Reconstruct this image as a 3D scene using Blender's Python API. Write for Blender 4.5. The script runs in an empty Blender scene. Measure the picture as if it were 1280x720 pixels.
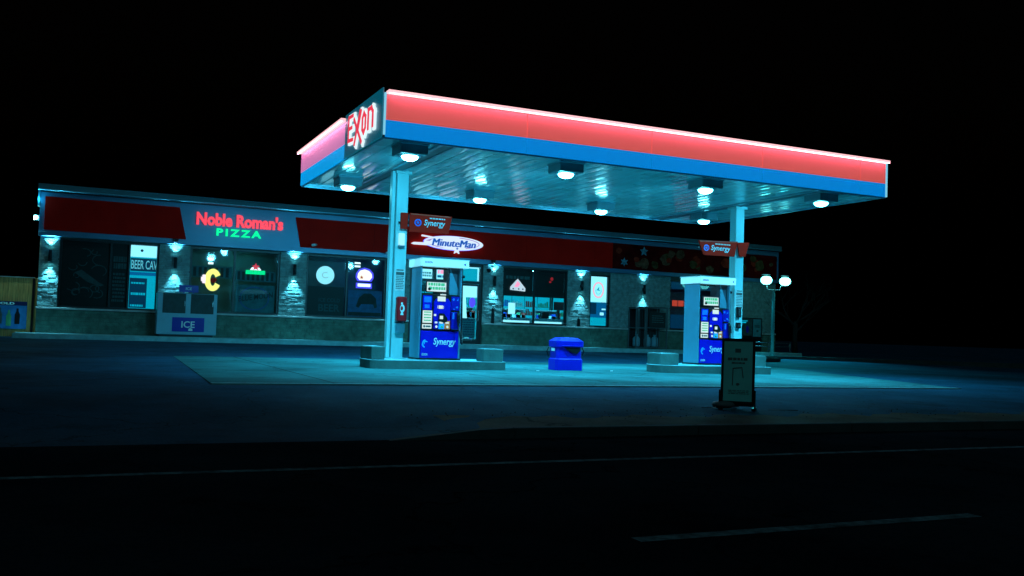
import bpy, math, random
from mathutils import Vector, Matrix  # noqa
random.seed(7)
S = bpy.context.scene
COL = S.collection
R = math.radians

# ------------------------------------------------------------------ camera
cam = bpy.data.cameras.new('camera'); camo = bpy.data.objects.new('camera', cam); COL.objects.link(camo)
cam.sensor_width = 36.0; cam.lens = 1170.46 / 1280 * 36.0
cam.clip_start = 0.05; cam.clip_end = 3000
y_, p_, r_ = R(24.57), R(2.675), R(1.884)
fw = Vector((math.sin(y_) * math.cos(p_), math.cos(y_) * math.cos(p_), math.sin(p_)))
rt = Vector((math.cos(y_), -math.sin(y_), 0)); up = rt.cross(fw)
rt2 = rt * math.cos(r_) + up * math.sin(r_); up2 = -rt * math.sin(r_) + up * math.cos(r_)
m = Matrix((rt2, up2, -fw)).transposed().to_4x4(); m.translation = Vector((0, 0, .883))
camo.matrix_world = m
S.camera = camo
# ------------------------------------------------------------------ world (night)
W = bpy.data.worlds.new('World'); S.world = W; W.use_nodes = True
nt = W.node_tree
sky = nt.nodes.new('ShaderNodeTexSky'); sky.sky_type = 'NISHITA'; sky.sun_disc = False
sky.sun_elevation = R(-4); sky.sun_rotation = R(200)
bg = nt.nodes['Background']; nt.links.new(sky.outputs[0], bg.inputs[0]); bg.inputs[1].default_value = 0.02
# faint fill from behind the camera, added in place of unseen street light
sun = bpy.data.lights.new('front_fill_light', 'SUN'); sun.energy = 0.13; sun.angle = R(3); sun.color = (.30, .8, .95)
so = bpy.data.objects.new('front_fill_light', sun); COL.objects.link(so); so.rotation_euler = (R(52), 0, R(-14))
S.view_settings.view_transform = 'Standard'; S.view_settings.look = 'None'
S.view_settings.exposure = 0; S.view_settings.gamma = 1
S.render.engine = 'CYCLES'
S.cycles.use_denoising = True
S.cycles.max_bounces = 6; S.cycles.diffuse_bounces = 3; S.cycles.glossy_bounces = 3
S.cycles.transparent_max_bounces = 10; S.cycles.sample_clamp_indirect = 4
S.cycles.caustics_reflective = False; S.cycles.caustics_refractive = False

CANOPY_W = 1450; WIDE_W = 300; SCONCE_W = 250
LAMPC = (0.08, .66, 1.0)

# ------------------------------------------------------------------ materials
def mat(name, col, rough=.55, metal=0., var=.12, scale=6., bump=0., bscale=None, emit=None, es=0., coat=0., stretch=None, spec=.5, dirt=0., bdetail=4):
    mt = bpy.data.materials.new(name); mt.use_nodes = True
    n = mt.node_tree.nodes; l = mt.node_tree.links; b = n['Principled BSDF']
    b.inputs['Roughness'].default_value = rough; b.inputs['Metallic'].default_value = metal
    b.inputs['Specular IOR Level'].default_value = spec
    if coat: b.inputs['Coat Weight'].default_value = coat; b.inputs['Coat Roughness'].default_value = .08
    tc = n.new('ShaderNodeTexCoord'); mp = n.new('ShaderNodeMapping'); l.new(tc.outputs['Object'], mp.inputs[0])
    if stretch: mp.inputs['Scale'].default_value = stretch
    ns = n.new('ShaderNodeTexNoise'); ns.inputs['Scale'].default_value = scale; ns.inputs['Detail'].default_value = 6
    l.new(mp.outputs[0], ns.inputs['Vector'])
    rp = n.new('ShaderNodeMapRange'); rp.inputs[1].default_value = .3; rp.inputs[2].default_value = .7
    rp.inputs[3].default_value = 1 - var; rp.inputs[4].default_value = 1 + var
    l.new(ns.outputs[0], rp.inputs[0])
    mx = n.new('ShaderNodeVectorMath'); mx.operation = 'SCALE'; mx.inputs[0].default_value = col
    l.new(rp.outputs[0], mx.inputs['Scale'])
    out = mx.outputs[0]
    if dirt:
        n2 = n.new('ShaderNodeTexNoise'); n2.inputs['Scale'].default_value = scale * .22; n2.inputs['Detail'].default_value = 8; n2.inputs['Roughness'].default_value = .7
        l.new(mp.outputs[0], n2.inputs['Vector'])
        r2 = n.new('ShaderNodeMapRange'); r2.inputs[1].default_value = .42; r2.inputs[2].default_value = .68; r2.inputs[3].default_value = 1; r2.inputs[4].default_value = 1 - dirt
        l.new(n2.outputs[0], r2.inputs[0])
        m2 = n.new('ShaderNodeVectorMath'); m2.operation = 'SCALE'; l.new(out, m2.inputs[0]); l.new(r2.outputs[0], m2.inputs['Scale']); out = m2.outputs[0]
    l.new(out, b.inputs['Base Color'])
    rr = n.new('ShaderNodeMapRange'); rr.inputs[3].default_value = max(.02, rough - .08); rr.inputs[4].default_value = min(1, rough + .08)
    l.new(ns.outputs[0], rr.inputs[0]); l.new(rr.outputs[0], b.inputs['Roughness'])
    if bump:
        nb = n.new('ShaderNodeTexNoise'); nb.inputs['Scale'].default_value = bscale or scale * 8; nb.inputs['Detail'].default_value = bdetail
        l.new(mp.outputs[0], nb.inputs['Vector'])
        bu = n.new('ShaderNodeBump'); bu.inputs['Strength'].default_value = bump; bu.inputs['Distance'].default_value = .02
        l.new(nb.outputs[0], bu.inputs['Height']); l.new(bu.outputs[0], b.inputs['Normal'])
    if emit:
        b.inputs['Emission Color'].default_value = (*emit, 1); b.inputs['Emission Strength'].default_value = es
    return mt

def emis(name, col, s, back=.02):
    return mat(name, (back, back, back), .4, var=.05, emit=col, es=s)

def glassmat(name, tint, refl=.06):
    mt = bpy.data.materials.new(name); mt.use_nodes = True; n = mt.node_tree.nodes; l = mt.node_tree.links
    n.remove(n['Principled BSDF']); o = n['Material Output']
    t = n.new('ShaderNodeBsdfTransparent'); t.inputs[0].default_value = (*tint, 1)
    g = n.new('ShaderNodeBsdfGlossy'); g.inputs['Roughness'].default_value = .03; g.inputs[0].default_value = (.9, .95, 1, 1)
    f = n.new('ShaderNodeFresnel'); f.inputs[0].default_value = 1.3
    tc = n.new('ShaderNodeTexCoord'); ns = n.new('ShaderNodeTexNoise'); ns.inputs['Scale'].default_value = 1.3; l.new(tc.outputs['Object'], ns.inputs[0])
    bu = n.new('ShaderNodeBump'); bu.inputs['Strength'].default_value = .05; bu.inputs['Distance'].default_value = .02
    l.new(ns.outputs[0], bu.inputs['Height']); l.new(bu.outputs[0], g.inputs['Normal'])
    mx = n.new('ShaderNodeMixShader'); l.new(f.outputs[0], mx.inputs[0]); l.new(t.outputs[0], mx.inputs[1]); l.new(g.outputs[0], mx.inputs[2])
    l.new(mx.outputs[0], o.inputs[0]); return mt

def groundmat(name, col, kind):
    mt = bpy.data.materials.new(name); mt.use_nodes = True; n = mt.node_tree.nodes; l = mt.node_tree.links; b = n['Principled BSDF']
    g = n.new('ShaderNodeNewGeometry'); P = g.outputs['Position']
    def noise(sc, det=8, ro=.6, vec=P):
        q = n.new('ShaderNodeTexNoise'); q.inputs['Scale'].default_value = sc; q.inputs['Detail'].default_value = det; q.inputs['Roughness'].default_value = ro; l.new(vec, q.inputs['Vector']); return q.outputs[0]
    def rng(v, a, b_, c, d):
        q = n.new('ShaderNodeMapRange'); q.inputs[1].default_value = a; q.inputs[2].default_value = b_; q.inputs[3].default_value = c; q.inputs[4].default_value = d; l.new(v, q.inputs[0]); return q.outputs[0]
    def mul(a, b_):
        q = n.new('ShaderNodeMath'); q.operation = 'MULTIPLY'; l.new(a, q.inputs[0]); l.new(b_, q.inputs[1]); return q.outputs[0]
    f = rng(noise(.35), .3, .7, .5, 1.4)
    f = mul(f, rng(noise(2.2), .3, .7, .85, 1.13))
    f = mul(f, rng(noise(28, 5), .3, .7, .8, 1.2))
    f = mul(f, rng(noise(160, 2), .3, .7, .75, 1.25))
    # oil stains and patches
    f = mul(f, rng(noise(.9, 6, .75), .56, .66, 1, .62))
    # cracks
    vo = n.new('ShaderNodeTexVoronoi'); vo.feature = 'DISTANCE_TO_EDGE'; vo.inputs['Scale'].default_value = .33 if kind == 'asphalt' else .2
    ws = n.new('ShaderNodeTexNoise'); ws.inputs['Scale'].default_value = 2.2; ws.inputs['Detail'].default_value = 6; l.new(P, ws.inputs['Vector'])
    va = n.new('ShaderNodeVectorMath'); va.operation = 'MULTIPLY_ADD'; l.new(ws.outputs['Color'], va.inputs[0]); va.inputs[1].default_value = (1.1, 1.1, 0); l.new(P, va.inputs[2])
    l.new(va.outputs[0], vo.inputs['Vector'])
    cr = rng(vo.outputs['Distance'], .0, .006, .3, 1)
    f = mul(f, cr)
    if kind == 'concrete':
        br = n.new('ShaderNodeTexBrick'); br.offset = 0; br.inputs['Scale'].default_value = 1; br.inputs['Brick Width'].default_value = 3.6; br.inputs['Row Height'].default_value = 3.6
        br.inputs['Mortar Size'].default_value = .02; br.inputs['Color1'].default_value = (1, 1, 1, 1); br.inputs['Color2'].default_value = (.86, .86, .86, 1); br.inputs['Mortar'].default_value = (.18, .18, .18, 1)
        l.new(P, br.inputs['Vector']); f = mul(f, br.outputs['Color'])
    sc = n.new('ShaderNodeVectorMath'); sc.operation = 'SCALE'; sc.inputs[0].default_value = col; l.new(f, sc.inputs['Scale']); l.new(sc.outputs[0], b.inputs['Base Color'])
    l.new(rng(noise(1.2), .3, .7, .75, .95), b.inputs['Roughness']); b.inputs['Specular IOR Level'].default_value = 0.0 if 'road' in name else .08
    bu = n.new('ShaderNodeBump'); bu.inputs['Strength'].default_value = .35; bu.inputs['Distance'].default_value = .012
    l.new(noise(60 if kind == 'asphalt' else 25, 6), bu.inputs['Height']); l.new(bu.outputs[0], b.inputs['Normal'])
    return mt

M = dict(
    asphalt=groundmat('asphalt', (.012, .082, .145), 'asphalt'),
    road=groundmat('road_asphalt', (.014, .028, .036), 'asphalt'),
    concrete=groundmat('concrete', (.045, .195, .20), 'concrete'),
    verge=groundmat('worn_verge', (.10, .10, .07), 'asphalt'),
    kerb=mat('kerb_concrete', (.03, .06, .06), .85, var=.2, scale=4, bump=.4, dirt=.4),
    concrete_pale=mat('pale_concrete', (.22, .5, .52), .8, var=.2, scale=5, bump=.3),
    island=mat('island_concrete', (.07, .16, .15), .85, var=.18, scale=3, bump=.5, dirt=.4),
    paint_line=mat('worn_line_paint', (.16, .26, .28), .95, var=.5, scale=14, dirt=.6, spec=.0),
    white=mat('white_paint', (.72, .74, .74), .35, var=.05, scale=3, dirt=.12),
    column=mat('column_paint', (.40, .82, .85), .4, var=.06, scale=2, dirt=.15, stretch=(3, 3, .4)),
    deck=mat('deck_metal', (.36, .86, .90), .28, metal=0., var=.05, scale=.9, bump=.16, bdetail=.5, bscale=.8, coat=.8, stretch=(1, 1.4, 1)),
    trim=mat('trim_metal', (.15, .38, .46), .32, metal=.6, var=.08, scale=3),
    housing=mat('lamp_housing', (.16, .17, .18), .5, var=.1),
    lampbox=mat('lamp_box_paint', (.10, .26, .30), .45, var=.08),
    dark=mat('black_frame', (.012, .013, .015), .4, var=.1),
    black=mat('black_plastic', (.01, .01, .012), .35, var=.1),
    rubber=mat('hose_rubber', (.015, .015, .017), .45, var=.1),
    board_red=mat('word_board_red', (.95, .02, .01), .6, var=.06, scale=2, dirt=.1, spec=.05),
    red_sign=mat('dark_red_sheet', (.75, .006, .003), .6, var=.08, scale=1.5, dirt=.15, spec=.04),
    mural=mat('mural_sheet', (.11, .003, .003), .7, var=.7, scale=1.6, dirt=.3, spec=.03),
    store_grey=mat('blue_grey_cladding', (.08, .24, .38), .38, metal=.25, var=.07, scale=1.2, dirt=.15),
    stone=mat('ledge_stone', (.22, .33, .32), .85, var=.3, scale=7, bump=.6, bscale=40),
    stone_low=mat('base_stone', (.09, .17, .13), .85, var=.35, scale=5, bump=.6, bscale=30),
    mortar=mat('mortar', (.10, .10, .09), .95, var=.15, bump=.3),
    sill=mat('sill_cap', (.42, .44, .42), .6, var=.15, scale=5, bump=.2),
    roof=mat('roof_membrane', (.05, .05, .05), .9, var=.2),
    glass=glassmat('clear_glass', (.85, .92, .92)),
    tint=glassmat('tinted_glass', (.78, .86, .86)),
    inner=mat('interior_wall', (.22, .50, .55), .7, var=.1),
    inner_dark=mat('interior_dark', (.03, .06, .06), .7, var=.3),
    tile=mat('interior_floor', (.25, .30, .30), .3, var=.1),
    shelf=mat('shelf_metal', (.25, .30, .33), .4, var=.1),
    tealwhite=mat('enamel_white', (.22, .46, .56), .35, var=.06, scale=3, dirt=.15),
    blue=mat('vivid_blue_panel', (.003, .006, .50), .35, var=.06, scale=3, coat=.3),
    bluedark=mat('deep_blue_panel', (.004, .008, .35), .35, var=.08, scale=4),
    midblue=mat('mid_blue_print', (.02, .18, .75), .4, var=.1, scale=20),
    binblue=mat('bin_plastic', (.003, .008, .60), .42, var=.10, scale=4, bump=.12, dirt=.12),
    pumpgrey=mat('pump_side_sheet', (.12, .36, .50), .36, metal=.3, var=.08, scale=2, dirt=.15),
    pumpdark=mat('pump_dark_sheet', (.06, .09, .12), .35, metal=.3, var=.1),
    white_print=mat('white_print', (.8, .84, .84), .5, var=.05),
    green_print=mat('green_print', (.12, .55, .22), .5, var=.1),
    red_print=mat('red_print', (.8, .10, .05), .5, var=.1),
    grey_print=mat('grey_print', (.10, .13, .13), .6, var=.1),
    aboard=mat('a_board_poster', (.18, .78, .68), .55, var=.08, scale=3),
    aprint=mat('a_board_print', (.10, .15, .14), .6, var=.1),
    dark_red=mat('dark_red_box', (.62, .010, .014), .4, var=.08),
    wood=mat('fence_wood', (.75, .44, .14), .8, var=.3, scale=5, bump=.4, stretch=(6, 6, .5)),
    bark=mat('bark', (.008, .013, .013), .9, var=.3, scale=10, bump=.5),
    poster_dark=mat('dark_poster', (.012, .022, .022), .5, var=.2),
    poster_line=mat('dark_poster_line', (.10, .17, .17), .5, var=.3),
    poster_blue=mat('blue_poster', (.02, .16, .38), .5, var=.3, scale=5),
    poster_teal=mat('teal_poster', (.03, .20, .22), .5, var=.3, scale=4),
    pole=mat('pole_paint', (.04, .09, .10), .45, var=.1),
    cage=mat('cage_metal', (.16, .19, .20), .45, metal=.4, var=.1),
    steel=mat('brushed_steel', (.5, .55, .58), .25, metal=.9, var=.1),
    # things that give off light
    lens=emis('lamp_lens_glow', (.14, .85, 1.0), 45),
    bulb=emis('street_lamp_glow', (.16, 1.0, .95), 9),
    led=emis('led_bar_pink', (1.0, .50, .54), 1.35),
    led_strip=emis('led_strip', (1.0, .34, .52), 14),
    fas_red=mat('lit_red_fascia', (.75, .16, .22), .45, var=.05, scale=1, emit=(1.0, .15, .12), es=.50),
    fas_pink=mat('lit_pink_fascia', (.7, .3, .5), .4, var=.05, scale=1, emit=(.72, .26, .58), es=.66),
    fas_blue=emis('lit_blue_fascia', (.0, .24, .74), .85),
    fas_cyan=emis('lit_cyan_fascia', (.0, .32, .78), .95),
    edge=emis('lit_corner_edge', (.25, .75, 1.0), .8),
    halo=emis('letter_glow_white', (.75, .95, 1.0), 1.0),
    lred=emis('letter_red', (1.0, .05, .10), .8),
    neon_red=emis('neon_red', (1.0, .055, .095), 1.05),
    neon_green=emis('neon_green', (.0, 1.0, .33), 1.15),
    neon_yellow=emis('neon_yellow', (1.0, .92, .20), 1.7),
    neon_white=emis('neon_white', (.75, .95, 1.0), 2.2),
    neon_cream=emis('neon_cream', (1.0, .92, .72), 1.9),
    neon_violet=emis('neon_violet', (.08, .06, 1.0), 1.6),
    neon_pink=emis('neon_pink', (1.0, .30, .5), 1.5),
    neon_orange=emis('neon_orange', (1.0, .09, .05), .6),
    sign_white=emis('lit_sign_white', (.72, .85, 1.0), 1.0),
    sign_blue=emis('lit_sign_blue', (.0, .10, .70), .7),
    sign_lilac=emis('lit_sign_lilac', (.45, .25, .75), .8),
    screen=emis('screen_glow', (.7, .95, .95), .9),
    keyorange=mat('orange_key', (.8, .20, .06), .4, var=.05, emit=(.8, .14, .05), es=.15),
    keyblue=mat('light_blue_key', (.05, .4, .9), .4, var=.05, emit=(.0, .3, .9), es=.2),
    troffer=emis('interior_light', (.10, .75, 1.0), 80),
    lit_teal=emis('lit_cooler_back', (.0, .42, .62), 1.05),
    lit_white=emis('lit_poster_white', (.30, .82, 1.0), 1.5),
    lit_blue=emis('lit_poster_blue', (.0, .22, .62), .55),
    lit_navy=emis('lit_poster_navy', (.0, .08, .22), .35),
)

# ------------------------------------------------------------------ mesh helpers
class MB:
    def __init__(s): s.v = []; s.f = []; s.sm = []
    def add(s, vs, fs, smooth=False):
        o = len(s.v); s.v += [tuple(v) for v in vs]; s.f += [tuple(i + o for i in f) for f in fs]; s.sm += [smooth] * len(fs); return s
    def box(s, x0, y0, z0, x1, y1, z1, c=0.0):
        if c <= 0:
            v = [(x0,y0,z0),(x1,y0,z0),(x1,y1,z0),(x0,y1,z0),(x0,y0,z1),(x1,y0,z1),(x1,y1,z1),(x0,y1,z1)]
            return s.add(v, [(3,2,1,0),(4,5,6,7),(0,1,5,4),(1,2,6,5),(2,3,7,6),(3,0,4,7)])
        # bevelled box
        X = (x0, x0 + c, x1 - c, x1); Y = (y0, y0 + c, y1 - c, y1); Z = (z0, z0 + c, z1 - c, z1)
        v = []; idx = {}
        for i in (0,1):
            for j in (0,1):
                for k in (0,1):
                    xo, xi = (X[0], X[1]) if i == 0 else (X[3], X[2]); yo, yi = (Y[0], Y[1]) if j == 0 else (Y[3], Y[2]); zo, zi = (Z[0], Z[1]) if k == 0 else (Z[3], Z[2])
                    for a, p in (('x', (xo, yi, zi)), ('y', (xi, yo, zi)), ('z', (xi, yi, zo))): idx[i,j,k,a] = len(v); v.append(p)
        f = []
        for i in (0,1):
            q = [idx[i,0,0,'x'], idx[i,1,0,'x'], idx[i,1,1,'x'], idx[i,0,1,'x']]; f.append(q if i else q[::-1])
            q = [idx[0,i,0,'y'], idx[1,i,0,'y'], idx[1,i,1,'y'], idx[0,i,1,'y']]; f.append(q[::-1] if i else q)
            q = [idx[0,0,i,'z'], idx[1,0,i,'z'], idx[1,1,i,'z'], idx[0,1,i,'z']]; f.append(q if i else q[::-1])
        for j in (0,1):
            for k in (0,1):
                f.append([idx[0,j,k,'y'], idx[1,j,k,'y'], idx[1,j,k,'z'], idx[0,j,k,'z']])
                f.append([idx[j,0,k,'x'], idx[j,1,k,'x'], idx[j,1,k,'z'], idx[j,0,k,'z']])
                f.append([idx[j,k,0,'x'], idx[j,k,1,'x'], idx[j,k,1,'y'], idx[j,k,0,'y']])
        for i in (0,1):
            for j in (0,1):
                for k in (0,1): f.append([idx[i,j,k,'x'], idx[i,j,k,'y'], idx[i,j,k,'z']])
        return s.add(v, f)
    def prism(s, pts, y0, y1):            # polygon in XZ (front at y0) extruded to y1
        n = len(pts); v = [(x, y0, z) for x, z in pts] + [(x, y1, z) for x, z in pts]
        f = [tuple(range(n)), tuple(range(2 * n - 1, n - 1, -1))] + [(i, i + n, (i + 1) % n + n, (i + 1) % n) for i in range(n)]
        return s.add(v, f)
    def prismz(s, pts, z0, z1):
        n = len(pts); v = [(x, y, z0) for x, y in pts] + [(x, y, z1) for x, y in pts]
        f = [tuple(range(n - 1, -1, -1)), tuple(range(n, 2 * n))] + [(i, (i + 1) % n, (i + 1) % n + n, i + n) for i in range(n)]
        return s.add(v, f)
    def tube(s, path, rad, seg=10, cap=True):
        path = [Vector(p) for p in path]; n = len(path); rads = rad if isinstance(rad, (list, tuple)) else [rad] * n
        v = []; ref = None
        for i, p in enumerate(path):
            t = (path[min(i + 1, n - 1)] - path[max(i - 1, 0)]).normalized()
            if ref is None: ref = Vector((0, 0, 1)) if abs(t.z) < .9 else Vector((1, 0, 0))
            a = t.cross(ref).normalized(); b = a.cross(t).normalized(); ref = b
            for k in range(seg):
                w = 2 * math.pi * k / seg; v.append(p + (a * math.cos(w) + b * math.sin(w)) * rads[i])
        f = [(i * seg + k, i * seg + (k + 1) % seg, (i + 1) * seg + (k + 1) % seg, (i + 1) * seg + k) for i in range(n - 1) for k in range(seg)]
        s.add(v, f, True)
        if cap:
            o = len(s.v) - len(v); s.f += [tuple(o + k for k in range(seg))[::-1], tuple(o + (n - 1) * seg + k for k in range(seg))]; s.sm += [False, False]
        return s
    def lathe(s, prof, c=(0, 0, 0), seg=24, sx=1, sy=1, axis='z'):
        v = []
        for r, z in prof:
            for k in range(seg):
                w = 2 * math.pi * k / seg; q = (r * math.cos(w) * sx, r * math.sin(w) * sy, z)
                if axis == 'y': q = (q[0], z, q[1])
                v.append((c[0] + q[0], c[1] + q[1], c[2] + q[2]))
        n = len(prof); f = [(i * seg + k, i * seg + (k + 1) % seg, (i + 1) * seg + (k + 1) % seg, (i + 1) * seg + k) for i in range(n - 1) for k in range(seg)]
        return s.add(v, f, True)
    def quads(s, v, f): return s.add(v, f)
    def build(s, name, m, parent=None, world=True):
        me = bpy.data.meshes.new(name)
        off = Vector(parent.matrix_basis.translation) if (parent and world) else Vector((0, 0, 0))
        if parent and parent.parent and world: off += parent.parent.matrix_basis.translation
        me.from_pydata([tuple(Vector(v) - off) for v in s.v], [], s.f)
        for p, k in zip(me.polygons, s.sm): p.use_smooth = k
        me.materials.append(m); me.update()
        import bmesh
        b = bmesh.new(); b.from_mesh(me); bmesh.ops.recalc_face_normals(b, faces=b.faces); b.to_mesh(me); b.free()
        o = bpy.data.objects.new(name, me); COL.objects.link(o)
        if parent: o.parent = parent
        return o
B = MB

def tag(o, label=None, cat=None, group=None, kind=None):
    if label: o['label'] = label
    if cat: o['category'] = cat
    if group: o['group'] = group
    if kind: o['kind'] = kind
    return o
def thing(name, label, cat, loc=(0, 0, 0), group=None, rz=0):
    o = bpy.data.objects.new(name, None); COL.objects.link(o); o.empty_display_size = .2
    o.location = loc; o.rotation_euler = (0, 0, rz)
    return tag(o, label, cat, group)
def struct(name, mb, m):
    return tag(mb.build(name, m), kind='structure')
def copy_tree(o, parent=None):
    c = o.copy(); COL.objects.link(c)
    if parent: c.parent = parent
    for ch in [k for k in list(S.objects) if k.parent == o]: copy_tree(ch, c)
    return c

def text_mb(body, x0, x1, z0, z1, y, depth=.02, bold=0., shear=0., rot=0., spacing=1.):
    """lettering facing -Y fitted to the box x0..x1 / z0..z1 with its face at y"""
    cu = bpy.data.curves.new('lettering', 'FONT'); cu.body = body; cu.size = 1; cu.offset = bold; cu.shear = shear; cu.space_character = spacing
    cu.extrude = .0; cu.resolution_u = 3
    o = bpy.data.objects.new('lettering', cu); COL.objects.link(o)
    bpy.context.view_layer.update()
    me = bpy.data.meshes.new_from_object(o.evaluated_get(bpy.context.evaluated_depsgraph_get()))
    vs = [v.co.copy() for v in me.vertices]; fs = [tuple(p.vertices) for p in me.polygons]
    edges = {}
    for f in fs:
        for i in range(len(f)):
            a, b = f[i], f[(i + 1) % len(f)]; edges[(a, b)] = 1
    bd = [(a, b) for a, b in edges if (b, a) not in edges]
    bpy.data.objects.remove(o); bpy.data.curves.remove(cu); bpy.data.meshes.remove(me)
    ax = min(v.x for v in vs); bx = max(v.x for v in vs); ay = min(v.y for v in vs); by = max(v.y for v in vs)
    def tr(v, yy):
        X = x0 + (v.x - ax) / (bx - ax) * (x1 - x0); Z = z0 + (v.y - ay) / (by - ay) * (z1 - z0)
        return (X, yy, Z + rot * (X - x0))
    n = len(vs); out = [tr(v, y) for v in vs] + [tr(v, y + depth) for v in vs]
    faces = fs + [tuple(i + n for i in f[::-1]) for f in fs] + [(a, b, b + n, a + n) for a, b in bd]
    mb = MB(); mb.add(out, faces); return mb

def grid_box(mb, x0, x1, z0, z1, y0, y1, holes):
    xs = sorted({x0, x1, *[h[0] for h in holes], *[h[1] for h in holes]}); zs = sorted({z0, z1, *[h[2] for h in holes], *[h[3] for h in holes]})
    xs = [x for x in xs if x0 <= x <= x1]; zs = [z for z in zs if z0 <= z <= z1]
    vi = {}; v = []; f = []
    def V(i, j, k):
        if (i, j, k) not in vi: vi[i, j, k] = len(v); v.append((xs[i], (y0, y1)[k], zs[j]))
        return vi[i, j, k]
    def solid(i, j):
        if i < 0 or j < 0 or i >= len(xs) - 1 or j >= len(zs) - 1: return False
        cx = (xs[i] + xs[i + 1]) / 2; cz = (zs[j] + zs[j + 1]) / 2
        return not any(h[0] < cx < h[1] and h[2] < cz < h[3] for h in holes)
    for i in range(len(xs) - 1):
        for j in range(len(zs) - 1):
            if not solid(i, j): continue
            f.append((V(i,j,0), V(i+1,j,0), V(i+1,j+1,0), V(i,j+1,0))); f.append((V(i,j,1), V(i,j+1,1), V(i+1,j+1,1), V(i+1,j,1)))
            if not solid(i-1, j): f.append((V(i,j,0), V(i,j+1,0), V(i,j+1,1), V(i,j,1)))
            if not solid(i+1, j): f.append((V(i+1,j,0), V(i+1,j,1), V(i+1,j+1,1), V(i+1,j+1,0)))
            if not solid(i, j-1): f.append((V(i,j,0), V(i,j,1), V(i+1,j,1), V(i+1,j,0)))
            if not solid(i, j+1): f.append((V(i,j+1,0), V(i+1,j+1,0), V(i+1,j+1,1), V(i,j+1,1)))
    mb.add(v, f); return mb

def ellipse(cx, cz, rx, rz, n=40, a0=0, a1=360):
    return [(cx + rx * math.cos(R(a0 + (a1 - a0) * i / n)), cz + rz * math.sin(R(a0 + (a1 - a0) * i / n))) for i in range(n + (0 if a1 - a0 == 360 else 1))]
def star(cx, cz, r, k=.42, n=5, rot=90):
    return [(cx + (r if i % 2 == 0 else r * k) * math.cos(R(rot + 180 * i / n)), cz + (r if i % 2 == 0 else r * k) * math.sin(R(rot + 180 * i / n))) for i in range(2 * n)]
def ring(mb, cx, cz, rx, rz, w, y0, y1, a0=0, a1=360, n=40):
    o = ellipse(cx, cz, rx, rz, n, a0, a1); i = ellipse(cx, cz, rx - w, rz - w, n, a0, a1)
    closed = (a1 - a0 == 360); m_ = len(o)
    v = [(x, y0, z) for x, z in o] + [(x, y0, z) for x, z in i] + [(x, y1, z) for x, z in o] + [(x, y1, z) for x, z in i]; f = []
    for k in range(m_ if closed else m_ - 1):
        q = (k + 1) % m_
        f += [(k, q, m_ + q, m_ + k), (2*m_ + k, 3*m_ + k, 3*m_ + q, 2*m_ + q), (k, 2*m_ + k, 2*m_ + q, q), (m_ + k, m_ + q, 3*m_ + q, 3*m_ + k)]
    if not closed:
        k = m_ - 1; f += [(0, m_, 3*m_, 2*m_), (k, 2*m_ + k, 3*m_ + k, m_ + k)]
    mb.add(v, f); return mb
def scribble(mb, x0, x1, z0, z1, y0, y1, rows, seed=1, fill=.62):
    """rows of word-like print marks"""
    rr = random.Random(seed); h = (z1 - z0) / rows
    for i in range(rows):
        x = x0 + rr.uniform(0, .06) * (x1 - x0); zt = z1 - i * h
        while x < x1 - (x1 - x0) * .08:
            w = rr.uniform(.08, .22) * (x1 - x0); xe = min(x + w, x1)
            mb.box(x, y0, zt - h * fill, xe, y1, zt); x = xe + (x1 - x0) * .035
    return mb

def spot(name, loc, energy, size, blend, parent=None, rot=(0, 0, 0), rad=.1, color=LAMPC):
    L = bpy.data.lights.new(name, 'SPOT'); L.energy = energy; L.spot_size = R(size); L.spot_blend = blend; L.shadow_soft_size = rad; L.color = color
    o = bpy.data.objects.new(name, L); COL.objects.link(o); o.location = loc; o.rotation_euler = rot
    if parent: o.parent = parent
    return o
def point(name, loc, energy, rad=.1, color=LAMPC, parent=None):
    L = bpy.data.lights.new(name, 'POINT'); L.energy = energy; L.shadow_soft_size = rad; L.color = color
    o = bpy.data.objects.new(name, L); COL.objects.link(o); o.location = loc
    if parent: o.parent = parent
    return o

# ================================================================== GROUND
def sheet(xs, ys, zf):
    mb = MB(); v = [(x, y, zf(x, y)) for y in ys for x in xs]; n = len(xs)
    f = [(j*n+i, j*n+i+1, (j+1)*n+i+1, (j+1)*n+i) for j in range(len(ys)-1) for i in range(n-1)]
    return mb.add(v, f, True)
def prof(y):
    P = [(9.26, -.175), (14.2, -.012), (25, -.006), (31, .205), (3000, .205)]
    if y <= P[0][0]: return P[0][1]
    for (a, za), (b, zb) in zip(P, P[1:]):
        if a <= y <= b: return za + (zb - za) * (y - a) / (b - a)
def ground_z(x, y):
    z = prof(y)
    t = min(1, max(0, (3.75 - x) / .7))           # driveway mouth falls to the road on the left
    u = min(1, max(0, (12.2 - y) / 2.94)); low = z + (-.262 - z) * u * u * (3 - 2 * u)
    return z + (low - z) * t
ys = [9.26] + [9.4 + .35 * i for i in range(14)] + [15, 17, 20, 23, 25, 27, 29, 31, 34, 50, 120, 600, 1500]
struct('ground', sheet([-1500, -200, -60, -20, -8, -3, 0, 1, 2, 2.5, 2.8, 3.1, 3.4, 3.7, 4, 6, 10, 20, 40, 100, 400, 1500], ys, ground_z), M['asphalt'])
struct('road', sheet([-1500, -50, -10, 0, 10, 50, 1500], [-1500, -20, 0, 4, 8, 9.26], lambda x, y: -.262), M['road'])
struct('concrete_apron', B().prismz([(1.74, 14.22), (16.95, 14.22), (20.4, 23.35), (20.6, 25.0), (2.12, 25.0)], -.12, 0.0), M['concrete'])
struct('apron_edge_highlight', B().box(1.74, 14.08, -.1, 16.95, 14.216, .006, .004), M['concrete_pale'])  # pale strip paints in the highlight along the slab's front edge
kb = B()
x = 4.3
while x < 60:
    x2 = x + 2.4; kb.box(x, 9.19, -.40, x2 - .012, 9.31, -.150, .012); x = x2
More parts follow.
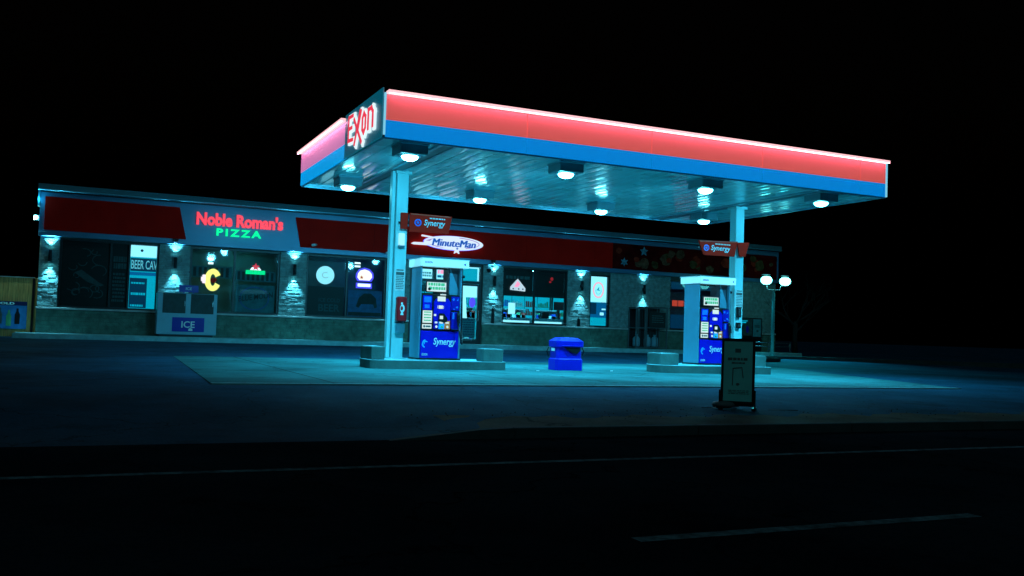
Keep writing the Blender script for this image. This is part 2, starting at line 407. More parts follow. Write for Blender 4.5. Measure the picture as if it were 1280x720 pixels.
kb.prism([(2.9, -.40), (4.29, -.40), (4.29, -.152), (3.9, -.165), (3.5, -.205), (2.9, -.262)], 9.192, 9.308)
struct('kerb', kb, M['kerb'])
struct('verge', sheet([3.8 + .25 * i for i in range(60)] + [20, 40, 60], [9.312, 9.5, 9.8, 10.1, 10.3, 10.45], lambda x, y: prof(y) + (.012 + .012 * max(0, math.sin(x * 1.3 + y * 2))) * min(1, max(-.6, (10.25 + .12 * math.sin(x * 4.1) + .1 * math.sin(x * 9.7) - y) * 5)) * min(1, max(-.6, (x - 3.95 - .3 * (y - 9.3)) * 3))), M['verge'])
struct('edge_line', sheet([-60 + i * 2 for i in range(70)], [7.42, 7.53], lambda x, y: -.257), M['paint_line'])
ln = B()
for x0 in (-9.2, 2.88, 12.0, 21.0):
    q = sheet([x0, x0 + 1, x0 + 2, x0 + 2.7], [4.46, 4.575], lambda x, y: -.257); ln.add(q.v, q.f)
struct('lane_line', ln, M['paint_line'])
struct('sidewalk', B().box(-1.9, 31.9, .1, 28.6, 33.5, .36, .02), M['concrete_pale'])

# loose stones and broken asphalt along the verge
lit = B(); rr = random.Random(5)
for i in range(140):
    x = rr.uniform(3.4, 13); y = rr.gauss(10.35, .28); s = rr.uniform(.004, .014)
    z = prof(max(y, 9.35)) + .02
    lit.lathe([(0.001, s * .7), (s, 0), (0.001, -s * .6)], (x, y, z), 5, 1, rr.uniform(.6, 1.2))
tag(lit.build('gravel', M['kerb']), 'loose gravel crumbs along the broken asphalt edge', 'gravel', kind='stuff')

# ================================================================== CANOPY
CX0, CX1, CY0, CY1 = 5.04, 17.92, 17.15, 24.5
can = thing('fuel_canopy', 'large flat fuel canopy with glowing red and blue fascia on two white columns', 'canopy', (11.5, 20.8, 0))
# deck: pans running along Y
dk = B(); xs = []; n = 0
x = CX0 + .08
rr = random.Random(3)
while x < CX1 - .1:
    w = .305; d = rr.uniform(.0018, .0035); t = rr.uniform(-.003, .003)
    for q in range(8):
        u = q / 8; xs.append((x + u * w, 4.535 - d * math.sin(math.pi * u) + t * (u - .5)))
    x += w
    xs.append((x - .004, 4.5368)); xs.append((x - .001, 4.5368))
ysd = [CY0 + .05 + (CY1 - CY0 - .1) * i / 24 for i in range(25)]
v = [(px, yy, pz + .0016 * math.sin(yy * 2.3 + px * 7) ) for yy in ysd for px, pz in xs]; nn = len(xs)
dk.add(v, [(j*nn+i, (j+1)*nn+i, (j+1)*nn+i+1, j*nn+i+1) for j in range(24) for i in range(nn-1)], True)
dk.build('deck', M['deck'], can)
B().box(CX0 + .05, CY0 + .05, 4.6, CX1 - .05, CY1 - .05, 5.3).build('roof', M['roof'], can)
for gx in (6.22, 15.85):
    g_ = B().box(gx + .07, CY0 + .06, 4.507, gx + .30, CY1 - .06, 4.52).build('gutter', M['housing'], can)
    B().box(gx, CY0 + .06, 4.49, gx + .069, CY1 - .06, 4.54).build('gutter_lip', M['trim'], g_)
    B().box(gx + .301, CY0 + .06, 4.49, gx + .37, CY1 - .06, 4.54).build('gutter_lip', M['trim'], g_)
# bottom trim
B().box(CX0 - .0, CY0 - .0, 4.485, CX1, CY0 + .05, 4.515).box(CX0, CY1 - .05, 4.485, CX1, CY1, 4.515).box(CX0, CY0 + .05, 4.485, CX0 + .05, CY1 - .05, 4.515).box(CX1 - .05, CY0 + .05, 4.485, CX1, CY1 - .05, 4.515).build('bottom_trim', M['trim'], can)
# front fascia, panels with joints
ed = [CX0 + .03, 8.05, 11.05, 14.07, 17.06, CX1 - .03]
for a, b in zip(ed, ed[1:]):
    B().box(a + .006, CY0 - .035, 4.845, b - .006, CY0 + .02, 5.325).build('red_fascia_panel', M['fas_red'], can)
    B().box(a + .006, CY0 - .03, 4.515, b - .006, CY0 + .02, 4.84).build('blue_fascia_panel', M['fas_blue'], can)
B().box(CX0 + .03, CY0 - .15, 5.345, CX1 + .01, CY0 + .02, 5.405, .012).build('light_bar', M['led'], can)
B().box(CX0 + .05, CY0 - .145, 5.337, CX1 - .01, CY0 - .11, 5.343).build('light_strip', M['led_strip'], can)
B().box(CX0 - .015, CY0 - .055, 4.55, CX0 + .02, CY0 - .015, 5.36).build('corner_edge', M['edge'], can)
B().box(CX1 + .0, CY0 - .04, 4.515, CX1 + .025, CY0 + .01, 5.36).build('corner_edge', M['edge'], can)
# left fascia
for a, b in ((19.93, 22.3), (22.3, CY1 - .03)):
    B().box(CX0 - .035, a + .005, 4.845, CX0 + .02, b - .005, 5.325).build('pink_fascia_panel', M['fas_pink'], can)
    B().box(CX0 - .03, a + .005, 4.515, CX0 + .02, b - .005, 4.84).build('cyan_fascia_panel', M['fas_cyan'], can)
B().box(CX0 - .15, 19.93, 5.345, CX0 + .02, CY1, 5.405, .012).build('light_bar', M['led'], can)
B().box(CX0 - .145, 19.95, 5.337, CX0 - .11, CY1 - .02, 5.343).build('light_strip', M['led_strip'], can)
# other two sides, plain
B().box(CX0 + .03, CY1 - .02, 4.515, CX1 - .03, CY1 + .03, 5.36).build('rear_fascia_panel', M['trim'], can)
B().box(CX1 - .02, CY0 + .03, 4.515, CX1 + .02, CY1 - .03, 5.36).build('side_fascia_panel', M['trim'], can)
B().box(CX0 - .02, CY0 + .06, 5.33, CX0 + .4, CY1 - .06, 5.36).build('roof_flashing', M['trim'], can)

# brand panel on the left face
bp_ = thing('brand_sign', 'raised teal panel with red word outlined in white at the canopy corner', 'sign', (CX0, 18.5, 4.5))
B().box(CX0 - .05, CY0 - .02, 4.50, CX0 - .022, 19.90, 5.46, .006).build('panel', mat('brand_panel', (.22, .38, .46), .35, metal=.2, var=.06, emit=(.0, .24, .38), es=.30), bp_)
def lpoly(pts, X0, X1):          # polygon in (s, z): s runs to the reader's right = -Y
    mb = MB(); n = len(pts); v = [(X0, 19.55 - s, z) for s, z in pts] + [(X1, 19.55 - s, z) for s, z in pts]
    mb.add(v, [tuple(range(n)), tuple(range(2*n-1, n-1, -1))] + [(i, i+n, (i+1) % n + n, (i+1) % n) for i in range(n)]); return mb
def stroke(mb, pts, w, X0, X1):
    for (a, za), (b, zb) in zip(pts, pts[1:]):
        dx, dz = b - a, zb - za; L = math.hypot(dx, dz) or 1; nx, nz = -dz / L * w / 2, dx / L * w / 2; ex, ez = dx / L * w * .5, dz / L * w * .5
        q = lpoly([(a + nx - ex, za + nz - ez), (b + nx + ex, zb + nz + ez), (b - nx + ex, zb - nz + ez), (a - nx - ex, za - nz - ez)], X0, X1); mb.add(q.v, q.f)
L_ = [  # strokes: tall E, the crossed pair that drops below the line, o, n
    [(.14, 5.30), (.14, 4.80)], [(.14, 5.30), (.47, 5.29)], [(.14, 5.05), (.40, 5.05)], [(.14, 4.80), (.50, 4.78)],
    [(.58, 5.18), (1.18, 4.62)], [(1.02, 5.26), (.66, 4.66)], [(1.10, 5.26), (.92, 4.95)],
    [(1.24, 4.86), (1.24, 5.08), (1.34, 5.17), (1.46, 5.08), (1.46, 4.86), (1.35, 4.77), (1.24, 4.86)],
    [(1.66, 4.80), (1.66, 5.17), (1.88, 5.17), (1.98, 5.07), (1.98, 4.80)],
]
hz = B(); rd = B()
for k, st in enumerate(L_):
    st2 = [(a + .015, z - .01) for a, z in st]
    stroke(hz, st2, .15, CX0 - .085 - k * .0007, CX0 - .052)
    stroke(rd, st, .075, CX0 - .105 - k * .0009, CX0 - .095)
hz.build('letter_outline', M['halo'], bp_); rd.build('lettering', M['lred'], bp_)

# columns
def column(X, Y):
    c = B().box(X, Y, .18, X + .275, Y + .275, 4.53, .012).box(X - .05, Y - .05, 4.44, X + .33, Y + .33, 4.50).box(X - .06, Y - .06, .18, X + .335, Y + .335, .205).build('column', M['column'], can)
    return c
c1 = column(6.44, 20.61)
B().box(6.335, 20.66, .20, 6.415, 20.83, 4.50, .006).build('downpipe', M['column'], c1)
c2 = column(16.085, 20.61)

# canopy lamps
lamp0 = None
rowdesc = {0: 'front row', 1: 'rear row'}
names_x = ['leftmost beside the word panel', 'second from left', 'third from left', 'rightmost near the canopy corner']
names_b = ['leftmost near the left column', 'second from left', 'third from left', 'rightmost beside the right column']
def make_lamp():
    t = thing('canopy_lamp', 'x', 'lamp', (0, 0, 0), 'square drop lens lamps under the canopy')
    B().box(-.29, -.29, -.05, .29, .29, .16, .02).build('housing', M['lampbox'], t, False)
    B().lathe([(.25, -.051), (.24, -.062), (.168, -.064)], seg=28).build('lens_ring', M['trim'], t, False)
    B().box(-.31, -.31, .13, .31, .31, .165, .008).build('mounting_plate', M['trim'], t, False)
    B().lathe([(.165, -.045), (.165, -.075), (.15, -.105), (.115, -.132), (.065, -.148), (.001, -.153)], seg=28).build('lens', M['lens'], t, False)
    spot('lamp_light', (0, 0, -.165), CANOPY_W, 140, 1.0, t, rad=.16)
    spot('lamp_spill', (0, .1, -.26), WIDE_W, 100, .8, t, rot=(R(66), 0, 0), rad=.14)
    return t
for j, ly in enumerate((17.95, 22.55)):  # two rows
    for i, lx in enumerate((5.78, 9.30, 12.95, 16.42)):
        o = lamp0 if (lamp0 and i == 0 and j == 0) else None
        if lamp0 is None: lamp0 = make_lamp(); o = lamp0
        else: o = copy_tree(lamp0)
        o.location = (lx, ly if j else 17.75, 4.37)
        o['label'] = 'glowing square canopy lamp in the ' + rowdesc[j] + ', ' + (names_b if j else names_x)[i]

# ================================================================== PUMP ISLANDS
def island(pts, label):
    cx = sum(p[0] for p in pts) / len(pts); cy = sum(p[1] for p in pts) / len(pts)
    # round the outline
    for _ in range(2):
        q = []
        for i in range(len(pts)):
            a, b = Vector(pts[i]), Vector(pts[(i + 1) % len(pts)])
            t = min(.25, .12 / max((b - a).length, .01)); q += [tuple(a.lerp(b, t)), tuple(a.lerp(b, 1 - t))]
        pts = q
    o = B().prismz(pts, -.05, .175).build('pump_island', M['island']); tag(o, label, 'island', 'raised concrete pump islands')
    B().prismz([(cx + (x - cx) * 1.002, cy + (y - cy) * 1.004) for x, y in pts], .176, .188).build('top_edge', M['concrete_pale'], o)
island([(5.66, 19.45), (8.8, 19.5), (8.87, 19.6), (8.87, 20.95), (8.7, 21.05), (5.9, 21.05), (5.70, 20.6), (5.61, 20.0), (5.61, 19.6)], 'low concrete pump island under the left column')
island([(13.1, 19.22), (16.25, 19.28), (16.36, 19.4), (16.5, 20.9), (16.4, 21.05), (13.8, 21.05), (13.25, 20.5), (12.93, 20.0), (12.86, 19.5)], 'low concrete pump island under the right column, behind the poster stand')
def block(xa, xb, ya, yb, label):
    o = B().box(xa, ya, .188, xb, yb, .47, .018).build('concrete_block', M['island']); tag(o, label, 'block', 'concrete blocks on the pump islands')
    B().box(xa + .02, ya + .02, .470, xb - .02, yb - .02, .476).build('pale_top', M['concrete_pale'], o)  # top face in a paler concrete than the sides
block(5.69, 6.0, 19.62, 20.5, 'concrete block on the left island, left of the column')
block(8.30, 8.80, 19.6, 20.02, 'concrete block on the left island, right of the pump')
block(13.06, 13.62, 19.6, 20.2, 'wide concrete block on the right island, left of the pump')
block(15.88, 16.28, 19.5, 20.2, 'concrete block on the right island, beside the poster stand')

def make_pump(loc, label):
    p = thing('fuel_pump', label, 'fuel pump', loc, 'blue fronted fuel pumps')
    bd = lambda n, mb, m, par=p: mb.build(n, M[m] if isinstance(m, str) else m, par, False)
    bd('base_plinth', B().box(-.02, -.01, 0, 1.02, .67, .035), 'dark')
    bd('side_panel', B().box(0, 0, .036, .03, .66, 2.12, .006), 'pumpgrey')
    bd('side_panel', B().box(.965, 0, .036, 1.0, .66, 2.12, .006), 'pumpgrey')
    bd('cabinet', B().box(.032, .02, .036, .963, .64, 1.47, .01), 'pumpdark')
    lo = bd('lower_door', B().box(.035, -.022, .04, .95, .018, .655, .01), 'blue')
    bd('lettering', text_mb('Synergy', .34, .885, .30, .50, -.030, .006, .012, .18), 'white_print', lo)
    sw = B(); ring(sw, .155, .36, .085, .095, .03, -.030, -.024, 95, 255); ring(sw, .165, .37, .05, .055, .02, -.032, -.024, 40, 200); bd('emblem', sw, 'keyblue', lo)
    bd('small_lettering', text_mb('EXXON', .075, .205, .095, .15, -.030, .006, .01), 'white_print', lo)
    bz = bd('control_panel', B().box(.03, -.02, .665, .955, .016, 1.49, .012), 'black')
    # left notice panels
    bd('notice_panel', B().box(.055, -.032, 1.13, .275, -.022, 1.455), 'blue', bz)
    bd('notice', B().box(.085, -.038, 1.30, .25, -.033, 1.43).box(.10, -.038, 1.165, .215, -.033, 1.25), 'midblue', bz)
    g = bd('price_board', B().box(.065, -.034, .835, .285, -.022, 1.115), 'screen', bz)
    q = B()
    for k in range(4): q.box(.09, -.039, 1.065 - k * .062, .26, -.035, 1.09 - k * .062)
    bd('price_print', q, 'green_print', bz)
    bd('card_sticker', B().box(.06, -.034, .705, .28, -.022, .805), 'screen', bz)
    bd('sticker_print', B().prism(ellipse(.105, .755, .025, .03, 14), -.040, -.035).box(.14, -.039, .735, .26, -.035, .775), 'grey_print', bz)
    cp = bd('centre_console', B().prism([(.32, .70), (.72, .70), (.72, 1.32), (.66, 1.40), (.38, 1.40), (.32, 1.32)], -.05, -.022), 'blue')
    bd('display', B().box(.40, -.060, 1.335, .59, -.051, 1.445), 'screen', cp)
    bd('top_light', B().box(.47, -.05, 1.475, .60, -.024, 1.50), 'screen', cp)
    bd('card_reader_mark', B().box(.43, -.058, 1.165, .53, -.051, 1.24).box(.405, -.058, 1.17, .412, -.051, 1.235).box(.545, -.058, 1.17, .552, -.051, 1.235), 'screen', cp)
    bd('card_reader', B().prism([(.43, .88), (.56, .85), (.64, .87), (.64, .95), (.56, 1.06), (.44, 1.06)], -.085, -.051), 'black', cp)
    bd('reader_light', B().box(.455, -.095, .93, .53, -.086, 1.005), 'screen', cp)
    for k, (xa, xb, mm) in enumerate(((.325, .435, 'bluedark'), (.44, .575, 'keyblue'), (.58, .715, 'keyorange'))):
        b_ = bd('grade_button', B().box(xa, -.064, .705, xb, -.051, .895), mm, cp)
        bd('button_label', B().box(xa + .02, -.070, .83, xb - .03, -.065, .87), 'screen', cp)
        bd('button', B().prism(ellipse((xa + xb) / 2 + .005, .755, .026, .03, 16), -.074, -.065), 'screen' if k != 1 else 'green_print', cp)
    bd('key_lamp', B().box(.325, -.058, .995, .375, -.051, 1.04), 'screen', cp)
    rp = bd('right_notice_panel', B().box(.745, -.032, 1.14, .945, -.022, 1.455), 'bluedark')
    q = B(); q.prism(ellipse(.795, 1.39, .028, .03, 12), -.038, -.033); q.prism([(.87, 1.36), (.915, 1.36), (.915, 1.43)], -.038, -.033); q.box(.86, -.038, 1.19, .91, -.033, 1.235); q.box(.79, -.038, 1.155, .83, -.033, 1.18)
    bd('notice_symbol', q, 'midblue', rp)
    bd('nozzle_boot', B().box(.735, -.10, .70, .955, -.022, 1.10, .02), 'bluedark', bz)
    bd('boot_light', B().box(.755, -.108, .94, .80, -.101, 1.08), 'midblue', bz)
    nz = B().tube([(.885, -.12, 1.10), (.885, -.15, 1.02), (.89, -.14, .90), (.90, -.11, .78)], [.035, .042, .04, .02], 10)
    nz.box(.86, -.20, .84, .915, -.13, .97, .01)
    nzo = bd('nozzle', nz, 'black')
    hp = [(.90, -.12, .80), (.94, -.16, .55), (1.0, -.12, .38), (1.045, .0, .48), (1.045, .05, .9), (1.035, .06, 1.4), (1.03, .07, 1.9), (1.03, .09, 2.14)]
    bd('hose', B().tube(hp, .021, 8), 'rubber')
    bd('hose', B().tube([(1.06, .22, 2.13), (1.075, .2, 1.6), (1.085, .18, 1.1), (1.07, .16, .75), (1.02, .12, .9), (1.0, .1, 1.1)], .013, 8), 'rubber')
    bd('hose_coupling', B().lathe([(.001, -.035), (.03, -.03), (.034, 0), (.03, .03), (.001, .035)], (1.055, .05, 1.93), 12), 'black')
    # upper frame with view through
    bd('hose_panel', B().prism([(.72, 1.49), (.962, 1.49), (.962, 2.12), (.72, 2.12)], .10, .50), 'pumpdark')
    bd('hose_panel_flap', B().prism([(.73, 1.50), (.955, 1.50), (.955, 1.62), (.74, 2.11), (.73, 2.11)], .085, .098), 'pumpgrey')
    bd('upper_rail', B().box(.032, .05, 1.475, .72, .60, 1.515), 'dark'); bd('upper_rail', B().box(.032, .28, 2.08, .72, .34, 2.13), 'dark')
    gb = bd('gauge_board', B().box(.125, .0, 1.53, .635, .05, 1.79, .02), 'dark')
    bd('gauge_face', B().box(.15, -.012, 1.555, .61, -.001, 1.765), 'screen', gb)
    q = B(); scribble(q, .17, .59, 1.57, 1.75, -.018, -.013, 2, 4, .72); bd('gauge_print', q, 'green_print', gb)
    bd('gauge_dial', B().prism(ellipse(.205, 1.605, .035, .033, 16), -.024, -.019), 'black', gb)
    # topper
    tp = bd('top_cap', B().prismz([(-.03, -.03), (.0, -.07), (1.12, -.07), (1.15, -.03), (1.15, .80), (1.10, .85), (.02, .85), (-.03, .80)], 2.125, 2.305), mat('topper_white', (.75, .82, .82), .4, var=.04, emit=(.35, .9, 1.0), es=.5))
    bd('cap_lip', B().box(-.035, -.075, 2.295, 1.155, .855, 2.312, .004), 'white', tp)
    bd('cap_lettering', text_mb('EXXON', .06, .24, 2.185, 2.235, -.076, .004, .01), 'bluedark', tp)
    bd('cap_emblem', B().prism([(1.0, 2.20), (1.07, 2.245), (1.045, 2.20), (1.07, 2.165)], -.076, -.071), 'bluedark', tp)
    return p
pump = make_pump((6.93, 20.13, .188), 'blue fronted fuel pump beside the left column, fully in view')
p2 = copy_tree(pump); p2.location = (14.57, 20.13, .188); p2['label'] = 'fuel pump left of the right column, partly hidden by the poster stand'

# column signs (red word boards), lamps, boxes
def word_board(x0, x1, shape, label, wing):
    t = thing('word_board', label, 'sign', (x0, 20.55, 3.1), 'red word boards on the canopy columns')
    b_ = B().prism(shape, 20.52, 20.56).build('board', M['board_red'], t)
    fr = B()
    n = len(shape)
    B().prism([(shape[0][0] + .03, shape[0][1] - .03), (shape[1][0] - .05, shape[1][1] - .03), (shape[1][0] - .045, shape[1][1] - .012), (shape[0][0] + .02, shape[0][1] - .012)], 20.512, 20.519).build('top_highlight', M['red_print'], b_)
    w = shape[1][0] - shape[0][0]; cx = shape[0][0] + w * .19; cz = (shape[0][1] + shape[2][1]) / 2
    em = B(); ring(em, cx, cz, .085, .085, .03, 20.508, 20.518); em.prism(ellipse(cx, cz, .03, .03, 12), 20.508, 20.518); em.build('emblem', M['midblue'], b_)
    text_mb('Synergy', cx + .15, cx + .15 + w * .50, cz - .095, cz + .085, 20.508, .008, .012, .18).build('lettering', M['white_print'], b_)
    q = B(); scribble(q, cx + .28, cx + .15 + w * .50, cz + .10, cz + .135, 20.508, 20.516, 1, 3, .8); q.build('small_print', M['white_print'], b_)
    B().prism(wing, 20.50, 20.54).build('wing', M['board_red'], t)
    B().box(x0 + .02 if x0 > 10 else x0 - .25, 20.565, 3.28, x1 - .05, 20.60, 3.33).build('bracket', M['dark'], t)
word_board(6.74, 7.77, [(6.74, 3.54), (7.78, 3.535), (7.70, 3.12), (6.74, 3.11)], 'red word board projecting right from the left column', [(6.52, 3.53), (6.695, 3.535), (6.68, 3.16), (6.52, 3.16)])
word_board(14.80, 16.0, [(14.80, 3.48), (16.08, 3.53), (15.98, 3.11), (14.98, 3.10)], 'red tapered word board reaching left from the right column', [(16.06, 3.50), (16.46, 3.53), (16.33, 3.13), (16.14, 3.13)])
t = thing('column_lamp', 'small white box lamp on the left column below the red board', 'lamp', (6.58, 20.6, 2.7))
B().box(6.505, 20.53, 2.78, 6.645, 20.608, 3.06, .015).build('body', mat('lamp_white', (.8, .85, .85), .3, var=.03, emit=(.6, .95, 1), es=.5), t)
B().box(6.50, 20.53, 2.73, 6.65, 20.608, 2.778, .01).build('base', M['trim'], t)
def notice(xa, xb, za, zb_, label, seed):
    t = thing('instruction_sticker', label, 'sticker', ((xa + xb) / 2, 20.605, za), 'printed stickers on the columns')
    B().box(xa, 20.603, za, xb, 20.608, zb_).build('sheet', M['white_print'], t)
    q = B(); q.box(xa + .02, 20.599, zb_ - .14, xb - .02, 20.6025, zb_ - .07); scribble(q, xa + .02, xb - .02, za + .02, zb_ - .16, 20.599, 20.6025, 8, seed, .45); scribble(q, xa + .03, xb - .03, zb_ - .05, zb_ - .01, 20.599, 20.6025, 1, seed, .8)
    q.build('print', M['grey_print'], t)
notice(6.465, 6.70, 1.74, 2.24, 'printed instruction sticker on the left column above the red box', 4)
notice(16.11, 16.35, 1.70, 2.22, 'printed instruction sticker high on the right column', 9)
t = thing('extinguisher_box', 'dark red fire extinguisher box with white mark on the left column', 'extinguisher box', (6.62, 20.6, 1.0))
eb = B().box(6.495, 20.44, 1.03, 6.735, 20.606, 1.60, .03).build('box', M['dark_red'], t)
q = B(); q.prism(ellipse(6.615, 1.33, .055, .09, 20), 20.432, 20.438); q.prism([(6.57, 1.18), (6.65, 1.18), (6.63, 1.25), (6.59, 1.25)], 20.432, 20.438); q.box(6.58, 20.432, 1.42, 6.62, 20.438, 1.47); q.build('symbol', M['white_print'], eb)
q = B(); q.prism(ellipse(6.60, 1.335, .028, .05, 16), 20.427, 20.4315); q.build('symbol_centre', M['dark_red'], eb)
tag(B().box(6.50, 20.50, .77, 6.71, 20.604, 1.0, .015).build('utility_box', M['trim']), 'grey metal utility box below the red extinguisher box', 'utility box')
def swbox(za, zb_, label):
    o = B().box(16.125, 20.52, za, 16.255, 20.604, zb_, .012).build('switch_box', M['black']); tag(o, label, 'switch box', 'small black boxes on the right column')
    B().box(16.15, 20.514, za + .04, 16.23, 20.519, zb_ - .05).build('label_plate', M['steel'], o)
swbox(1.47, 1.76, 'upper of two small black boxes on the right column')
swbox(1.18, 1.33, 'lower of two small black boxes on the right column')

# ================================================================== BLUE BIN
t = thing('rubbish_bin', 'bright blue plastic bin with peaked lid standing between the pumps', 'bin', (10.56, 20.1, 0))
bx0, bx1, by0, by1 = 10.29, 11.02, 19.84, 20.27
bb = B(); 
def ringpts(x0, x1, y0, y1, c): return [(x0 + c, y0), (x1 - c, y0), (x1, y0 + c), (x1, y1 - c), (x1 - c, y1), (x0 + c, y1), (x0, y1 - c), (x0, y0 + c)]
def loft(mb, secs, capt=True):
    n = 8; v = []
    for (x0, x1, y0, y1, c, z) in secs: v += [(a, b, z) for a, b in ringpts(x0, x1, y0, y1, c)]
    f = [(i*n+k, i*n+(k+1) % n, (i+1)*n+(k+1) % n, (i+1)*n+k) for i in range(len(secs)-1) for k in range(n)]
    f.append(tuple(range(n))[::-1])
    if capt: f.append(tuple((len(secs)-1)*n + k for k in range(n)))
    mb.add(v, f); return mb
loft(bb, [(bx0-.01, bx1+.0, by0-.01, by1+.01, .05, 0.004), (bx0-.01, bx1, by0-.01, by1+.01, .05, .26), (bx0+.015, bx1-.02, by0+.015, by1-.015, .05, .29), (bx0+.03, bx1-.03, by0+.03, by1-.03, .05, .56)])
bb.build('body', M['binblue'], t)
ll = B(); loft(ll, [(bx0-.0, bx1+.01, by0-.015, by1+.015, .04, .56), (bx0-.01, bx1+.015, by0-.02, by1+.02, .05, .70), (bx0+.10, bx1-.10, by0+.08, by1-.08, .05, .78), (bx0+.2, bx1-.2, by0+.14, by1-.14, .05, .79)])
ld = ll.build('lid', M['binblue'], t)
B().prism([(10.46, .575), (10.93, .575), (10.91, .46), (10.84, .40), (10.72, .42), (10.58, .50)], by0 - .012, by0 + .028).build('opening', M['black'], ld)
B().prism([(10.52, .43), (10.66, .42), (10.72, .36), (10.60, .33)], by0 + .012, by0 + .029).build('sticker', M['bluedark'], t)
B().box(10.42, by0 - .05, .575, 10.96, by0 - .0, .60, .008).build('opening_hood', M['binblue'], ld)
B().box(bx0 + .012, by0 + .07, .30, bx0 + .028, by1 - .07, .545, .004).build('towel_slot', M['bluedark'], t)
B().box(bx0 + .004, by0 + .12, .46, bx0 + .011, by1 - .14, .53).build('paper_towel', M['white_print'], t)
B().tube([(bx0, by1-.02, .55), (bx0-.04, by1, .45), (bx0-.01, by1-.03, .31)], .012, 6).build('side_handle', M['black'], t)
B().tube([(bx1-.01, by0+.05, .55), (bx1+.04, by0+.05, .45), (bx1-.01, by0+.05, .36)], .016, 6).build('side_handle', M['black'], t)
# small scraps on the slab
for k, (x, y, l) in enumerate(((9.55, 19.35, 'white scrap of litter on the slab left of the blue bin'), (11.75, 19.75, 'white scrap of litter on the slab right of the blue bin'))):
    tag(B().prism([(x, .004), (x + .05, .006), (x + .055, .02), (x + .01, .016)], y, y + .04).build('litter', M['white_print']), l, 'litter')

# ================================================================== POSTER STAND
pa = Vector((8.60, 11.23)); ang = R(-41)
ps = thing('poster_stand', 'black framed pavement poster stand with pale poster at the forecourt edge', 'poster stand', (8.36, 10.93, -.118), rz=ang)
PW, PH, PZ = .40, .885, .09
def tilt(mb):      # lean back a little
    mb.v = [(x, y + (z - .0) * .13, z) for x, y, z in mb.v]; return mb
def shift_if(n, mb):
    if n == 'phone_drawing': mb.v = [(x - .045, y, z) for x, y, z in mb.v]
bd = lambda n, mb, m, par=ps: (shift_if(n, mb) and None) or tilt(mb).build(n, M[m], par, False)
bd('frame', B().box(-.035, -.02, PZ, 0, .02, PZ + PH + .035, .006).box(PW, -.02, PZ, PW + .035, .02, PZ + PH + .035, .006).box(.0, -.018, PZ + PH, PW, .018, PZ + PH + .035).box(.0, -.018, PZ, PW, .018, PZ + .03), 'black')
po = bd('poster', B().box(0, -.006, PZ + .03, PW, .012, PZ + PH), 'aboard')
q = B(); q.box(.155, -.012, PZ + .72, .235, -.007, PZ + .775, .0); bd('emblem', q, 'aprint', po)
q = B(); scribble(q, .04, .36, PZ + .60, PZ + .645, -.012, -.0085, 1, 6, .8); scribble(q, .10, .30, PZ + .557, PZ + .582, -.012, -.0085, 1, 2, .8); scribble(q, .06, .36, PZ + .12, PZ + .185, -.012, -.0085, 3, 12, .35); bd('print', q, 'aprint', po)
q = B(); q.prism([(.17, PZ + .50), (.30, PZ + .515), (.302, PZ + .50), (.172, PZ + .485)], -.012, -.0085); q.prism([(.165, PZ + .25), (.178, PZ + .25), (.184, PZ + .50), (.170, PZ + .50)], -.012, -.0085); q.prism([(.292, PZ + .515), (.303, PZ + .513), (.325, PZ + .36), (.314, PZ + .36)], -.012, -.0085); q.prism(ellipse(.245, PZ + .27, .025, .018, 14), -.012, -.0085); bd('phone_drawing', q, 'aprint', po)
B().box(-.06, -.10, 0.0, 0.0, .45, .03, .008).box(-.055, -.045, .03, -.036, .03, .28).build('foot', M['black'], ps, False)
B().box(PW, -.10, 0.0, PW + .06, .45, .03, .008).box(PW + .036, -.045, .03, PW + .055, .03, .28).build('foot', M['black'], ps, False)
B().box(-.03, .02, .05, PW + .03, .06, .09).build('cross_bar', M['black'], ps, False)
def bag(cx, cy, label):
    mb = MB(); rr2 = random.Random(int(cx * 100)); prof_ = [(.001, .0), (.17, .005), (.21, .04), (.19, .075), (.09, .095), (.001, .10)]
    mb.lathe(prof_, (cx, cy, -.10), 14, 1.25, .6)
    mb.v = [(x + rr2.uniform(-.012, .012), y + rr2.uniform(-.012, .012), z + rr2.uniform(0, .012)) for x, y, z in mb.v]
    o = mb.build('sandbag', M['grey_print']); tag(o, label, 'sandbag')
bag(8.45, 10.95, 'slumped dark sandbag across the foot of the poster stand')
lo_ = B().tube([(8.05, 11.0, -.10), (8.3, 10.93, -.098), (8.55, 10.86, -.1)], .008, 6).tube([(8.9, 10.6, -.105), (9.1, 10.55, -.105), (9.35, 10.5, -.105)], .008, 6).build('metal_rod', M['steel']); tag(lo_, 'thin bright metal rods lying by the poster stand feet', 'rod')

# ================================================================== STORE
YB = 33.5
store = thing('store_building', 'long flat roofed store with stone piers, dark red fascia and lit windows', 'store', (13, 33.5, .36))
openings = [(-.76, 2.24, 1.19, 3.43), (3.25, 6.26, 1.19, 3.43), (7.22, 10.17, 1.19, 3.43), (11.10, 14.05, .36, 3.43), (14.93, 17.76, 1.19, 3.40), (18.83, 19.76, 1.19, 3.33), (22.75, 25.6, 1.19, 3.33)]
w = B(); grid_box(w, -1.35, 28.4, .36, 3.60, YB, YB + .25, openings)
w.build('wall', M['mortar'], store)
B().box(-1.35, YB + .25, .36, -1.1, 46, 4.9).box(28.15, YB + .25, .36, 28.4, 46, 4.9).box(-1.1, 45.75, .36, 28.15, 46, 4.9).build('outer_wall', M['stone_low'], store)
B().box(-1.1, YB + .3, 3.75, 28.15, 45.75, 4.7).build('roof', M['roof'], store)
B().box(-1.1, YB + .26, .30, 28.15, 45.7, .37).build('interior_floor', M['tile'], store)
B().box(-1.1, YB + .26, 3.62, 28.15, 45.7, 3.68).build('ceiling', M['inner_dark'], store)
